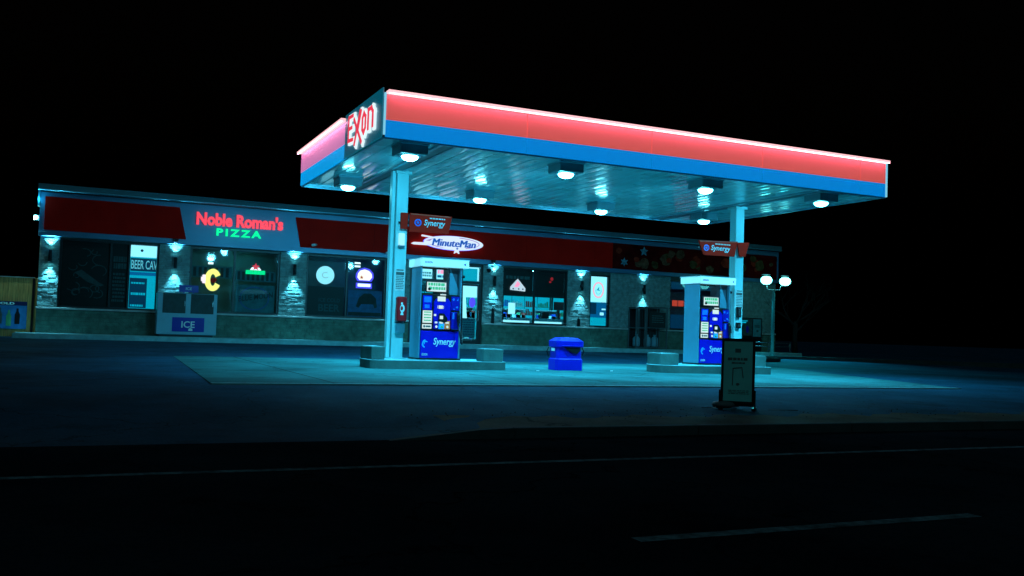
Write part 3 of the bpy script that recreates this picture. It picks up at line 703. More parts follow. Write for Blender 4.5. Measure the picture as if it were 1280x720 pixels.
B().box(10.6, 41.0, .38, 25.0, 41.1, 3.6).box(10.55, YB + .3, .38, 10.6, 41, 3.6).box(22.4, YB + .3, .38, 22.45, 36.0, 3.6).box(25.0, 36.0, .38, 25.05, 41.0, 3.6).build('interior_wall', M['inner'], store)
# stone piers
rs = random.Random(11)
def stones(mb, xa, xb, za, zb_, hmin, hmax, lmin, lmax, yo, dmax):
    z = za
    while z < zb_ - .01:
        h = min(rs.uniform(hmin, hmax), zb_ - z); x = xa - rs.uniform(0, lmin)
        while x < xb:
            L = rs.uniform(lmin, lmax); a = max(x, xa); b = min(x + L, xb)
            if b - a > .03:
                d = yo + rs.uniform(0, dmax); j = rs.uniform(-.006, .006)
                v = [(a+.004, YB-d, z+.004), (b-.004, YB-d+j, z+.004), (b-.004, YB-.0, z+.004), (a+.004, YB-.0, z+.004), (a+.004, YB-d+rs.uniform(-.004,.008), z+h-.004), (b-.004, YB-d+j, z+h-.004), (b-.004, YB, z+h-.004), (a+.004, YB, z+h-.004)]
                mb.add(v, [(3,2,1,0),(4,5,6,7),(0,1,5,4),(1,2,6,5),(2,3,7,6),(3,0,4,7)])
            x += L
        z += h
piers = [(-1.35, -.76), (2.24, 3.25), (6.26, 7.22), (10.17, 11.10), (14.05, 14.93), (17.76, 18.83), (19.76, 22.75), (25.6, 28.4)]
for a, b in piers:
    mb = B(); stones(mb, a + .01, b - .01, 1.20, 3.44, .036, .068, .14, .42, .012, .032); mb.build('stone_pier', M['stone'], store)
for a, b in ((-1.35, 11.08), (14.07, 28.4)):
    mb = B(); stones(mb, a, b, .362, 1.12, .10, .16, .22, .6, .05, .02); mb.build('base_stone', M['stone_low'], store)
    B().box(a - (.03 if a < 0 else 0), YB - .12, 1.122, b, YB + .02, 1.185, .008).build('sill', M['sill'], store)
# fascia
fa = B().box(-1.40, YB - .16, 3.60, 28.42, YB + .28, 4.86).build('fascia', M['store_grey'], store)
B().box(-1.40, YB - .20, 3.46, 28.42, YB + .0, 3.598, .006).build('lintel_band', M['store_grey'], store)
B().box(-1.41, YB - .19, 4.865, 28.43, YB + .2, 4.895).build('cornice_groove', M['dark'], store)
# cornice: curved polished cove
cv = B(); pr = [(-.19, 4.90)]
pr = [(YB - .20, 4.897), (YB - .30, 4.905), (YB - .315, 4.93), (YB - .30, 4.96), (YB - .27, 4.975), (YB - .27, 5.11), (YB - .25, 5.12), (YB + .25, 5.12), (YB + .25, 4.897)]
v = []; f = []; xs_ = [-1.47 + i * (29.96 / 40) for i in range(41)]
for x in xs_: v += [(x, a, b ) for a, b in pr]
n_ = len(pr)
for i in range(40):
    for k in range(n_ - 1): f.append((i*n_+k, (i+1)*n_+k, (i+1)*n_+k+1, i*n_+k+1))
cv.add(v, f, True); cv.add([(-1.47, a, b) for a, b in pr], [tuple(range(n_))]); cv.add([(xs_[-1], a, b) for a, b in pr], [tuple(range(n_))[::-1]])
cv.build('cornice', mat('cornice_metal', (.14, .42, .52), .34, metal=.5, var=.06, scale=1.5, stretch=(.2, 1, 1)), store)
B().box(-1.46, YB - .24, 4.40, -1.405, YB + .2, 4.895).build('corner_return', M['trim'], store)
# red fascia sheets
B().prism([(-1.26, 4.72), (2.81, 4.71), (3.06, 3.64), (-1.25, 3.65)], YB - .19, YB - .165).build('red_panel', M['red_sign'], fa)
rx = [6.70, 9.6, 12.7, 15.8, 18.9, 19.75]
for i in range(5):
    a, b = rx[i], rx[i + 1]
    pts = [(a + .004, 4.69), (b - .004, 4.685), (b - .004, 3.63), (a + (.22 if i == 0 else .004), 3.64)]
    B().prism(pts, YB - .19, YB - .165).build('red_panel', M['red_sign'], fa)
mu = B().prism([(19.754, 4.685), (28.3, 4.66), (28.3, 3.61), (19.754, 3.63)], YB - .188, YB - .165).build('food_mural', M['mural'], store)
rm = random.Random(8)
mcol = [mat('mural_tan', (.15, .055, .03), .8, spec=.03, var=.5, scale=8), mat('mural_red', (.3, .02, .01), .8, spec=.03, var=.5, scale=8), mat('mural_olive', (.10, .05, .02), .8, spec=.03, var=.5, scale=8), mat('mural_teal', (.09, .20, .24), .8, spec=.03, var=.5, scale=8)]
for k in range(26):
    cx = rm.uniform(20.0, 28.0) if k else 21.3; cz = rm.uniform(3.75, 4.5); r = rm.uniform(.10, .30)
    r = min(r, cz - 3.64, 4.66 - cz); pts = [(cx + r * rm.uniform(.7, 1.25) * math.cos(a * math.pi / 6), cz + r * rm.uniform(.7, 1.0) * math.sin(a * math.pi / 6)) for a in range(12)]
    B().prism(pts[::1], YB - .192 - k * .0004, YB - .189).build('painted_food', mcol[k % 3], mu)
B().prism(star(21.25, 4.42, .22, .45), YB - .206, YB - .202).build('painted_star', mcol[3], mu)
B().prism(star(20.3, 3.92, .20, .5, 6), YB - .206, YB - .202).build('painted_star', mcol[3], mu)

# windows
def frame_mb(xa, xb, za, zb_, muls=(), hz=(), t=.06, y0=YB + .04, y1=YB + .14):
    m_ = B(); m_.box(xa, y0, za, xa + t, y1, zb_).box(xb - t, y0, za, xb, y1, zb_).box(xa + t, y0, za, xb - t, y1, za + t).box(xa + t, y0, zb_ - t, xb - t, y1, zb_)
    for mx_ in muls: m_.box(mx_ - t / 2, y0 + .002, za + t, mx_ + t / 2, y1 - .002, zb_ - t)
    for (a, b, z) in hz: m_.box(a, y0 + .004, z - t / 2, b, y1 - .004, z + t / 2)
    return m_
def window(xa, xb, za, zb_, muls, glass, hz=()):
    wf = frame_mb(xa, xb, za, zb_, muls, hz).build('window', M['dark'], store)
    ed_ = [xa] + list(muls) + [xb]
    for i, (a, b) in enumerate(zip(ed_, ed_[1:])):
        g = glass[i] if isinstance(glass, (list, tuple)) else glass
        B().box(a + .03, YB + .085, za + .03, b - .03, YB + .095, zb_ - .03).build('pane', M[g], wf)
    return wf
window(*openings[0], [.77, 1.33], ['tint', 'tint', 'glass'])
window(*openings[1], [4.72], 'tint')
window(*openings[2], [8.70], 'tint')
window(*openings[4], [16.33], 'glass')
window(*openings[5], [], 'glass')
window(*openings[6], [], 'glass')
# entrance
en = frame_mb(11.10, 14.05, .36, 3.43, [12.12, 13.12], [(11.1, 14.05, 2.73)], .09).build('entrance', M['dark'], store)
for a, b in ((11.19, 12.07), (12.17, 13.07), (13.17, 13.96)):
    B().box(a, YB + .085, 2.78, b, YB + .095, 3.34).build('transom_pane', M['glass'], en)
def door(a, b):
    d = frame_mb(a, b, .40, 2.67, (), (), .075, YB + .03, YB + .10).build('door', M['dark'], store)
    B().box(a + .07, YB + .06, .47, b - .07, YB + .07, 2.60).build('pane', M['glass'], d)
    B().tube([(b - .05, YB - .0, 1.25), (b - .05, YB - .04, 1.28), (b - .05, YB - .04, 1.62), (b - .05, YB, 1.65)], .012, 8).build('handle', M['steel'], d)
door(12.17, 13.06); door(13.17, 13.96)
B().box(11.19, YB + .085, .45, 12.07, YB + .095, 2.68).build('side_pane', M['glass'], en)

# dark backing cabinets behind the tinted windows
B().box(-1.0, YB + .75, .38, 1.30, YB + .8, 3.6).box(2.5, YB + 1.4, .38, 10.5, YB + 1.45, 3.6).build('partition', mat('dim_partition', (.06, .17, .17), .6, var=.25, scale=2), store)

# --- interior lights
k = 0
ildesc = ['over the entrance', 'behind the wide window right of the entrance', 'behind the narrow poster window']
for (lx, ly, d) in ((12.9, 35.8, ildesc[0]), (17.2, 36.4, ildesc[1]), (20.3, 35.6, ildesc[2])):
    t = thing('ceiling_light', 'cyan ceiling light inside the store ' + d, 'ceiling light', (lx, ly, 3.5), 'ceiling lights inside the store')
    B().box(lx - .65, ly - .35, 3.55, lx + .65, ly + .35, 3.615).build('frame', M['white'], t)
    B().box(lx - .6, ly - .3, 3.53, lx + .6, ly + .3, 3.549).build('diffuser', M['troffer'], t)
t = thing('ceiling_light', 'dim ceiling light between the partition and the pizza sign windows', 'ceiling light', (5, 34.4, 3.5), 'ceiling lights inside the store')
B().box(3.9, 33.82, 3.55, 5.6, 33.98, 3.615).build('frame', M['white'], t); B().box(3.95, 33.84, 3.53, 5.55, 33.96, 3.549).build('diffuser', emis('dim_troffer', (.1, .85, .75), 12), t)
t = thing('ceiling_light', 'dim ceiling light behind the round white neon window', 'ceiling light', (8.5, 34.4, 3.5), 'ceiling lights inside the store')
B().box(7.9, 33.82, 3.55, 9.4, 33.98, 3.615).build('frame', M['white'], t); B().box(7.95, 33.84, 3.53, 9.35, 33.96, 3.549).build('diffuser', emis('dim_troffer_blue', (.05, .5, .9), 7), t)

# --- interior furniture seen through the lit windows
rf = random.Random(21)
goods = [mat('goods_%s' % n, c, .5, var=.2) for n, c in (('teal', (.1, .5, .55)), ('blue', (.03, .12, .7)), ('white', (.75, .8, .8)), ('red', (.6, .06, .05)), ('green', (.1, .4, .2)), ('dark', (.03, .05, .06)))]
for sx, sy, lab in ((13.0, 37.0, 'shelf unit of packets behind the left side of the entrance'), (15.0, 37.8, 'shelf unit of packets seen through the right door'), (17.2, 37.3, 'shelf unit of packets behind the left pane of the wide window'), (19.1, 37.6, 'shelf unit of packets behind the right pane of the wide window')):
    t = thing('shelf_unit', lab, 'shelf', (sx, sy, .38), 'shelf units inside the store')
    q = B().box(sx - .6, sy + .35, .38, sx + .6, sy + .4, 1.9)
    for z in (.5, .95, 1.4, 1.85): q.box(sx - .6, sy, z, sx + .6, sy + .35, z + .03)
    q.build('rack', M['shelf'], t)
    for gi, g in enumerate(goods[:5]):
        q = B()
        for z in (.53, .98, 1.43):
            for x_ in range(5):
                if (x_ + int(z * 2) + gi) % 3 == 0: a = sx - .56 + x_ * .23 + rf.uniform(0, .03); q.box(a, sy + .03, z, a + .18, sy + .25, z + rf.uniform(.18, .33))
        if q.v: q.build('packet_row', g, t)
t = thing('service_counter', 'store counter with register behind the wide lit window', 'counter', (17.0, 35.4, .38))
B().box(15.9, 35.0, .38, 18.7, 35.6, 1.42, .01).build('body', M['inner'], t); B().box(15.85, 34.95, 1.425, 18.75, 35.65, 1.47).build('counter_top', M['tealwhite'], t)
B().box(17.45, 35.05, 1.475, 17.78, 35.3, 1.75, .02).box(17.48, 35.03, 1.6, 17.75, 35.048, 1.73).box(18.2, 35.1, 1.475, 18.3, 35.2, 2.15).box(18.0, 35.08, 1.85, 18.5, 35.099, 2.2).build('register', M['black'], t)
tag(B().box(15.55, 34.3, 1.6, 15.85, 34.32, 2.05).build('notice_sheet', M['lit_white']), 'small pale notice sheet hung in the wide lit window', 'notice')
tag(B().lathe([(.001, 0), (.09, .02), (.10, .12), (.06, .2), (.001, .22)], (15.45, 34.0, 1.2), 12).build('pastry_jar', M['white']), 'white jar on the window ledge left of the wide lit window', 'jar')

for cx_, lab in ((13.6, 'glowing drinks cooler at the back of the store behind the entrance'), (16.5, 'glowing drinks cooler seen behind the left half of the wide window'), (19.4, 'glowing drinks cooler at the back behind the right half of the wide window'), (22.3, 'glowing drinks cooler at the far right of the back wall')):
    t = thing('drinks_cooler', lab, 'cooler', (cx_, 40.6, .38), 'drinks coolers at the back of the store')
    B().box(cx_ - 1.4, 40.9, .38, cx_ + 1.4, 40.99, 2.9).build('cabinet', M['inner_dark'], t)
    for k_ in range(4):
        a = cx_ - 1.36 + k_ * .68
        d_ = B().box(a, 40.86, .5, a + .64, 40.89, 2.6).build('lit_door', M['lit_teal'], t)
        q = B()
        for z in (.9, 1.3, 1.7, 2.1): q.box(a + .02, 40.84, z, a + .62, 40.858, z + .03)
        for z in (.56, .93, 1.33, 1.73, 2.13):
            x_ = a + .03
            while x_ < a + .54: w_ = rf.uniform(.05, .09); q.box(x_, 40.83, z, x_ + w_, 40.856, z + rf.uniform(.14, .28)); x_ += w_ + rf.uniform(.01, .05)
        q.build('bottle_rows', goods[(k_ + int(cx_)) % 6], d_)
# --- posters and neon in the windows; all hang just behind the glass
YP_ = YB + .135
def poster(name, xa, xb, za, zb_, m_, label, cat='poster', y=YP_):
    t = thing(name, label, cat, ((xa + xb) / 2, y, za)); B().box(xa, y, za, xb, y + .012, zb_).build('sheet', M[m_], t); return t
t = poster('food_poster', -.69, .73, 1.26, 3.36, 'poster_dark', 'black poster with grey food drawings filling the leftmost window')
q = B(); rq = random.Random(4)
for k_ in range(16):
    cx, cz = rq.uniform(-.4, .5), rq.uniform(1.55, 3.1); r = rq.uniform(.09, .26); a0 = rq.uniform(0, 360); ring(q, cx, cz, r, r * rq.uniform(.6, 1), .025, YP_ - .008 - k_ * .0003, YP_ - .004, a0, a0 + rq.uniform(140, 330), 20)
q.prism([(-.3, 2.35), (-.1, 2.45), (.45, 2.05), (.6, 1.98), (.5, 1.93), (.1, 2.05)], YP_ - .014, YP_ - .0135)
q.build('drawing', M['poster_line'], t)
t = poster('slogan_poster', .81, 1.29, 1.26, 3.36, 'poster_dark', 'narrow black poster with faint lettering beside the food drawings')
q = B(); scribble(q, .84, 1.26, 2.5, 2.95, YP_ - .008, YP_ - .004, 2, 3, .8); scribble(q, .84, 1.24, 1.4, 2.4, YP_ - .008, YP_ - .004, 8, 5, .6); q.build('print', M['poster_line'], t)
# beer cave display
t = thing('cooler_display', 'glowing cooler display with beer cave banner in the leftmost window', 'display', (1.8, YB + .3, 1.2))
B().box(1.36, YB + .30, 1.25, 2.19, YB + .33, 3.37).build('lit_back', M['lit_teal'], t)
B().box(1.36, YB + .28, 2.98, 2.19, YB + .298, 3.37).build('top_glow', M['lit_white'], t)
bn = B().box(1.38, YB + .20, 2.50, 2.18, YB + .22, 2.93).build('banner', M['lit_navy'], t)
text_mb('BEER CAVE', 1.40, 2.30, 2.57, 2.87, YB + .19, .006, .01).build('lettering', mat('beer_letters', (.5, .8, .9), .5, emit=(.2, .85, 1), es=.6), bn)
B().box(1.36, YB + .24, 2.36, 2.19, YB + .26, 2.47).build('blue_strip', M['lit_blue'], t)
dp = B().box(1.38, YB + .24, 1.27, 1.92, YB + .26, 2.27).build('door_poster', M['lit_navy'], t)
q = B(); scribble(q, 1.42, 1.85, 2.05, 2.13, YB + .232, YB + .238, 1, 3, .7); scribble(q, 1.42, 1.88, 1.68, 1.78, YB + .232, YB + .238, 1, 9, .8); scribble(q, 1.42, 1.85, 1.30, 1.38, YB + .232, YB + .238, 1, 7, .8); q.build('print', M['lit_teal'], dp)
B().prism(ellipse(1.72, 3.2, .05, .05, 6), YB + .27, YB + .278).build('emblem', M['lit_navy'], t)
# window 2
t = poster('slogan_strip', 3.33, 4.66, 2.40, 2.80, 'poster_teal', 'faint lettered strip across the left pane of the pizza window', 'window strip', YP_ + .03)
q = B(); 
for k_ in range(7): q.box(3.37 + k_ * .18, YP_ + .022, 2.44, 3.47 + k_ * .18, YP_ + .028, 2.76)
q.build('print', M['inner_dark'], t)
t = poster('slogan_strip', 4.80, 6.18, 2.35, 2.72, 'poster_teal', 'faint lettered strip across the right pane of the pizza window', 'window strip', YP_ + .03)
q = B()
for k_ in range(8): q.box(4.84 + k_ * .165, YP_ + .022, 2.39, 4.93 + k_ * .165, YP_ + .028, 2.68)
q.build('print', M['inner_dark'], t)
t = poster('beer_poster', 4.82, 6.14, 1.27, 2.22, 'poster_teal', 'dim poster reading blue moon in the pizza window')
q = B(); ring(q, 5.45, 1.75, .52, .42, .05, YP_ - .007, YP_ - .003); q.build('moon_ring', M['poster_blue'], t)
text_mb('BLUE MOON', 4.92, 6.08, 1.62, 1.82, YP_ - .016, .005, .01, 0, .16).build('lettering', M['inner_dark'], t)
t = thing('neon_sign', 'thick yellow C shaped neon with small pink emblem in the pizza window', 'neon sign', (4.0, YB + .14, 1.95))
q = B(); ring(q, 4.03, 2.33, .27, .385, .18, YB + .12, YB + .17, 28, 332); q.build('yellow_tube', M['neon_yellow'], t)
B().box(3.68, YB + .11, 2.20, 3.80, YB + .16, 2.50, .02).box(3.64, YB + .12, 2.27, 3.68, YB + .15, 2.42).build('pink_emblem', mat('neon_pale_pink', (.1, .1, .1), .5, emit=(1.0, .75, .85), es=1.7), t)
B().lathe([(.10, 0), (.10, .02), (.001, .02)], (4.05, YB + .15, 2.33), 20, axis='y').build('backing', M['dark_red'], t)
t = thing('neon_sign', 'small neon with red star over a green bar in the pizza window', 'neon sign', (5.45, YB + .14, 2.6))
B().box(5.12, YB + .12, 2.60, 5.78, YB + .15, 2.74).build('green_bar', M['neon_green'], t)
B().prism([(5.26, 2.75), (5.64, 2.75), (5.58, 2.84), (5.32, 2.84)], YB + .12, YB + .15).build('white_band', M['neon_white'], t)
B().prism(star(5.45, 2.86, .135, .5), YB + .10, YB + .118).build('red_star', M['neon_red'], t)
t = thing('reflection_bars', 'pair of small white glowing bars standing in for a reflection in the pizza window', 'light', (3.98, YB + .3, 2.9))
B().box(3.87, YB + .30, 3.02, 4.04, YB + .34, 3.08).box(3.87, YB + .30, 2.88, 4.04, YB + .34, 2.95).build('bars', M['neon_white'], t)  # reflection on the glass modelled as glowing bars
t = thing('reflection_bars', 'pair of small white glowing bars standing in for a reflection above the violet rimmed neon', 'light', (9.1, YB + .3, 3.1))
B().box(9.05, YB + .30, 3.20, 9.26, YB + .34, 3.26).box(9.05, YB + .30, 3.08, 9.26, YB + .34, 3.14).build('bars', M['neon_white'], t)  # glowing bars again put in for a window reflection
# window 3
t = thing('neon_sign', 'plain round white glowing sign in the dark beer window', 'neon sign', (7.93, YB + .14, 2.4))
B().lathe([(.001, -.03), (.28, -.028), (.325, 0), (.33, .03), (.001, .03)], (7.93, YB + .13, 2.71), 36, axis='y').build('disc', M['lit_white'], t)
q = B(); ring(q, 7.93, 2.71, .13, .11, .02, YB + .085 + .005, YB + .099, 60, 320); q.build('curl_mark', mat('curl_grey', (.2, .3, .3), .5, emit=(.3, .55, .6), es=.6), t)
t = thing('neon_sign', 'cream domed neon with violet rim above the blue poster', 'neon sign', (9.38, YB + .14, 2.3))
q = B(); q.prism([(9.13, 2.56), (9.66, 2.56), (9.74, 2.70), (9.72, 2.88), (9.58, 3.02), (9.38, 3.07), (9.18, 3.0), (9.07, 2.85), (9.06, 2.68)], YB + .15, YB + .17); q.box(9.08, YB + .15, 2.30, 9.68, YB + .17, 2.50); q.build('violet_rim', M['neon_violet'], t)
q = B(); q.prism([(9.20, 2.60), (9.58, 2.60), (9.67, 2.72), (9.65, 2.84), (9.55, 2.95), (9.38, 3.0), (9.22, 2.95), (9.14, 2.84), (9.12, 2.70)], YB + .12, YB + .145); q.build('cream_dome', M['neon_cream'], t)
B().box(9.14, YB + .12, 2.36, 9.62, YB + .145, 2.47, .01).build('base_bar', M['neon_white'], t)
B().prism(star(9.27, 2.70, .08, .4), YB + .10, YB + .118).build('orange_mark', M['neon_orange'], t)
t = poster('beer_poster', 7.30, 8.64, 1.26, 2.30, 'poster_dark', 'black ice cold beer poster under the round white sign')
text_mb('BEER', 7.72, 8.50, 1.40, 1.66, YP_ - .007, .004, .02).build('lettering', mat('faint_teal_print', (.03, .12, .13), .5), t)
text_mb('ICE COLD', 7.72, 8.50, 1.74, 1.88, YP_ - .007, .004, .01).build('small_lettering', mat('faint_teal_print2', (.03, .12, .13), .5), t)
t = poster('blue_poster', 8.80, 10.08, 1.26, 2.22, 'poster_blue', 'dark blue poster with rounded black hat shape')
q = B(); q.prism([(9.1, 1.62), (9.2, 1.95), (9.4, 2.12), (9.65, 2.12), (9.85, 1.95), (9.9, 1.62), (9.8, 1.58), (9.75, 1.72), (9.3, 1.72), (9.2, 1.58)], YP_ - .007, YP_ - .003); q.box(8.82, YP_ - .007, 1.28, 10.06, YP_ - .003, 1.42); q.build('drawing', M['inner_dark'], t)
# entrance posters
t = poster('transom_poster', 11.25, 12.02, 2.80, 3.33, 'lit_white', 'pale poster in the left transom over the entrance')
q = B(); scribble(q, 11.5, 12.0, 2.84, 3.05, YP_ - .007, YP_ - .003, 2, 4, .7); q.build('print', mat('teal_print', (.1, .3, .35), .5, emit=(.1, .5, .6), es=.4), t)
t = poster('transom_poster', 12.20, 13.04, 2.80, 3.33, 'lit_white', 'white poster with pink capitals in the middle transom')
q = B(); scribble(q, 12.22, 13.02, 3.0, 3.15, YP_ - .007, YP_ - .003, 1, 7, .95); q.build('pink_print', M['neon_pink'], t)
q = B(); scribble(q, 12.22, 13.02, 2.85, 2.95, YP_ - .007, YP_ - .003, 1, 8, .9); q.build('blue_print', M['lit_blue'], t)
t = poster('transom_poster', 13.18, 13.94, 2.80, 3.33, 'lit_teal', 'cyan poster in the right transom over the door')
q = B(); q.box(13.18, YP_ - .007, 3.28, 13.94, YP_ - .003, 3.33).box(13.88, YP_ - .007, 2.8, 13.94, YP_ - .003, 3.279); q.build('bright_edge', M['lit_white'], t)
t = poster('door_poster', 13.25, 13.88, 2.16, 2.60, 'lit_white', 'white notice at the top of the right door', 'poster', YB + .112)
t = poster('door_poster', 13.25, 13.84, .62, 1.35, 'poster_teal', 'dark printed notice low on the right door', 'poster', YB + .112)
q = B(); scribble(q, 13.28, 13.8, .66, 1.3, YB + .106, YB + .109, 7, 5, .4); q.build('print', M['lit_navy'], t)
t = thing('ice_bag_stand', 'white sack shaped display behind the right door', 'display', (13.55, 34.1, .4))
B().lathe([(.001, 1.3), (.12, 1.28), (.15, 1.0), (.17, .7), (.20, .4), (.001, .38)], (13.52, 34.2, .9), 12).build('sack', M['lit_white'], t)
t = thing('round_sign', 'bright blue round sign behind the right door', 'sign', (13.85, 34.0, 2.0)); B().prism(ellipse(13.85, 1.98, .13, .2, 20), 33.98, 34.0).build('disc', M['neon_violet'], t)
# window 4
t = poster('dark_banner', 14.99, 16.29, 2.30, 3.39, 'poster_dark', 'dark banner over the top of the wide window, left pane', 'banner', YP_ + .03)
t = poster('dark_banner', 16.37, 17.70, 2.30, 3.39, 'poster_dark', 'dark banner over the top of the wide window, right pane', 'banner', YP_ + .03)
q = B(); scribble(q, 15.1, 16.2, 2.95, 3.1, YP_ + .022, YP_ + .027, 1, 4, .8); q.build('print', M['poster_line'], t)
t = thing('neon_sign', 'white triangular neon with pink inner line right of the entrance', 'neon sign', (15.62, YB + .14, 2.5))
B().prism([(15.30, 2.54), (15.95, 2.50), (15.96, 2.62), (15.70, 2.90), (15.62, 2.98), (15.55, 2.92), (15.31, 2.66)], YB + .12, YB + .15).build('triangle', M['sign_white'], t)
q = B(); q.prism([(15.46, 2.66), (15.62, 2.66), (15.72, 2.78), (15.60, 2.90)], YB + .10, YB + .118); q.build('pink_line', M['neon_pink'], t)
q = B(); 
for xx in (15.42, 15.66, 15.84): q.prism(ellipse(xx, 2.585, .03, .03, 12), YB + .10, YB + .118)
q.build('dots', M['lit_navy'], t)
t = thing('neon_sign', 'tiny red neon figure in the right pane of the wide window', 'neon sign', (17.1, YB + .14, 2.8))
B().prism(ellipse(17.13, 3.06, .06, .07, 14), YB + .12, YB + .14).box(17.02, YB + .12, 2.9, 17.10, YB + .14, 2.97).build('tube', mat('dim_neon_red', (.1, 0, 0), .5, emit=(.7, .03, .05), es=.5), t)
q = B().box(15.02, YB + .16, 1.26, 16.2, YB + .18, 1.34).box(16.42, YB + .16, 1.26, 17.65, YB + .18, 1.33).build('ledge_strip', M['lit_white'], store)
# window 5
t = poster('seal_poster', 18.90, 19.69, 2.22, 3.27, 'lit_white', 'white poster with round pink seal in the narrow window')
q = B(); ring(q, 19.30, 2.72, .27, .34, .075, YP_ - .007, YP_ - .003); q.build('seal_ring', mat('pale_pink_print', (.2, .1, .1), .5, emit=(1.0, .50, .62), es=1.25), t)
q = B(); q.prism([(19.20, 2.70), (19.33, 2.86), (19.33, 2.72), (19.40, 2.70), (19.33, 2.68), (19.30, 2.70)], YP_ - .007, YP_ - .003); ring(q, 19.3, 2.72, .14, .18, .015, YP_ - .010, YP_ - .0075, 180, 360); q.build('seal_mark', M['lit_teal'], t)
t = poster('price_poster', 18.90, 19.69, 1.24, 2.20, 'lit_blue', 'blue poster with darker square under the pink seal')
B().box(18.92, YP_ - .008, 1.72, 19.22, YP_ - .003, 2.19).build('dark_square', M['lit_navy'], t)
q = B(); q.box(19.40, YP_ - .008, 1.68, 19.58, YP_ - .003, 1.80).box(19.48, YP_ - .008, 1.9, 19.66, YP_ - .003, 1.96); q.build('print', M['lit_white'], t)
B().box(18.92, YP_ - .006, 1.25, 19.68, YP_ - .002, 1.58).build('lower_band', M['lit_teal'], t)
# window 6
t = poster('cooler_poster', 22.82, 25.5, 1.26, 1.85, 'lit_navy', 'dim blue poster at the foot of the far right window')
t = poster('cooler_poster', 22.84, 25.5, 2.95, 3.25, 'lit_navy', 'dim blue strip at the top of the far right window')
t = thing('neon_sign', 'soft orange red neon word in the far right window', 'neon sign', (23.3, YB + .14, 2.2))
q = B(); scribble(q, 22.9, 24.3, 2.20, 2.46, YB + .12, YB + .14, 1, 5, .95); q.build('tubes', M['neon_orange'], t)
B().box(22.8, YB + 1.0, .4, 25.6, YB + 1.05, 3.5).build('partition', mat('far_partition', (.03, .10, .14), .6, var=.3), store)

# --- rooftop signs
t = thing('shop_sign', 'red neon shop name over green neon PIZZA on the fascia', 'sign', (4.8, YB - .2, 3.8))
q = text_mb("Noble Roman's", 3.36, 6.27, 4.165, 4.62, YB - .26, .06, .044, 0, .0, 1.0)
q.build('red_lettering', M['neon_red'], t)
text_mb('PIZZA', 4.03, 5.53, 3.84, 4.09, YB - .26, .06, .028, 0, 0, 1.35).build('green_lettering', M['neon_green'], t)
B().box(3.36, YB - .195, 4.28, 6.25, YB - .165, 4.32).box(4.03, YB - .195, 3.93, 5.5, YB - .165, 3.96).build('raceway', M['store_grey'], t)

t = thing('oval_sign', 'lit white oval rocket shaped store sign with blue italic name', 'sign', (12.7, YB - .2, 3.9))
yo = YB - .30
q = B(); q.prism(ellipse(12.70, 4.17, 1.20, .265, 48), yo, yo + .12)
q.prism([(11.86, 4.36), (12.3, 4.40), (12.2, 4.28), (11.42, 4.36), (11.42, 4.41)], yo + .004, yo + .11); q.prism([(11.02, 4.06), (11.10, 4.11), (11.75, 4.13), (11.75, 4.03), (11.12, 4.03)], yo + .004, yo + .11)
q.prism(star(12.83, 3.92, .17, .45), yo - .006, yo + .09)
q.build('body', M['sign_white'], t)
q = B(); ring(q, 12.70, 4.17, 1.21, .275, .022, yo + .05, yo + .11); q.build('blue_rim', M['neon_violet'], t)
q = B(); ring(q, 12.62, 4.18, 1.12, .225, .03, yo - .008, yo - .002, -60, 75); q.prism([(11.62, 4.08), (12.0, 3.99), (12.35, 3.965), (11.95, 4.035)], yo - .008, yo - .002); q.prism([(11.55, 4.20), (11.85, 4.30), (11.72, 4.19)], yo - .008, yo - .002); q.build('lilac_stripe', M['sign_lilac'], t)
mm = text_mb('MinuteMan', 11.80, 13.56, 4.03, 4.30, yo - .014, .01, .0, .22)
for dx_ in (.018, .036):
    q = text_mb('MinuteMan', 11.80 + dx_, 13.56 + dx_, 4.03, 4.30, yo - .014 - dx_ * .02, .01, .0, .22); mm.add(q.v, q.f)
mm.build('lettering', M['sign_blue'], t)
B().prism(star(12.83, 3.97, .06, .45), yo - .014, yo - .008).build('blue_star', M['sign_blue'], t)

# --- sconces
def make_sconce():
    t = thing('wall_sconce', 'x', 'wall lamp', (0, 0, 0), 'up and down wall lamps on the stone piers')
    B().lathe([(.045, -.19), (.055, -.19), (.055, .19), (.045, .19)], seg=16).lathe([(.052, -.17), (.001, -.17)], seg=16).lathe([(.052, .17), (.001, .17)], seg=16).build('cylinder', M['black'], t, False)
    B().box(-.03, .04, -.06, .03, .13, .06).build('bracket', M['black'], t, False)
    B().lathe([(.046, .1725), (.001, .1725)], seg=16).build('upper_lens', M['lens'], t, False)
    B().lathe([(.046, -.1725), (.001, -.1725)], seg=16).build('lower_lens', M['lens'], t, False)
    spot('sconce_up', (0, 0, .215), SCONCE_W, 76, .8, t, rot=(R(180 - 7), 0, 0), rad=.02, color=(.14, .72, 1))
    spot('sconce_down', (0, 0, -.215), SCONCE_W, 68, .9, t, rot=(R(7), 0, 0), rad=.02, color=(.14, .72, 1))
    return t
sc0 = None
sdesc = ['at the left end of the store', 'between the beer cave display and the pizza window', 'between the pizza window and the round white sign', 'hidden behind the left canopy column', 'right of the entrance doors', 'between the wide window and the seal poster', 'above the gas cylinder cages']
for (sx, d) in zip((-1.03, 2.76, 6.76, 10.55, 14.50, 18.37, 21.35), sdesc):
    if sc0 is None: sc0 = make_sconce(); o = sc0
    else: o = copy_tree(sc0)
    f_ = {0: 1.1, 1: .9, 2: 1.15, 3: 1, 4: .85, 5: 1.0, 6: .72}[sdesc.index(d)]
    for ch in [k for k in S.objects if k.parent == o and k.type == 'LIGHT']: ch.data = ch.data.copy(); ch.data.energy = SCONCE_W * f_
    o.location = (sx, YB - .17, 2.83); o['label'] = 'black cylinder wall lamp ' + d
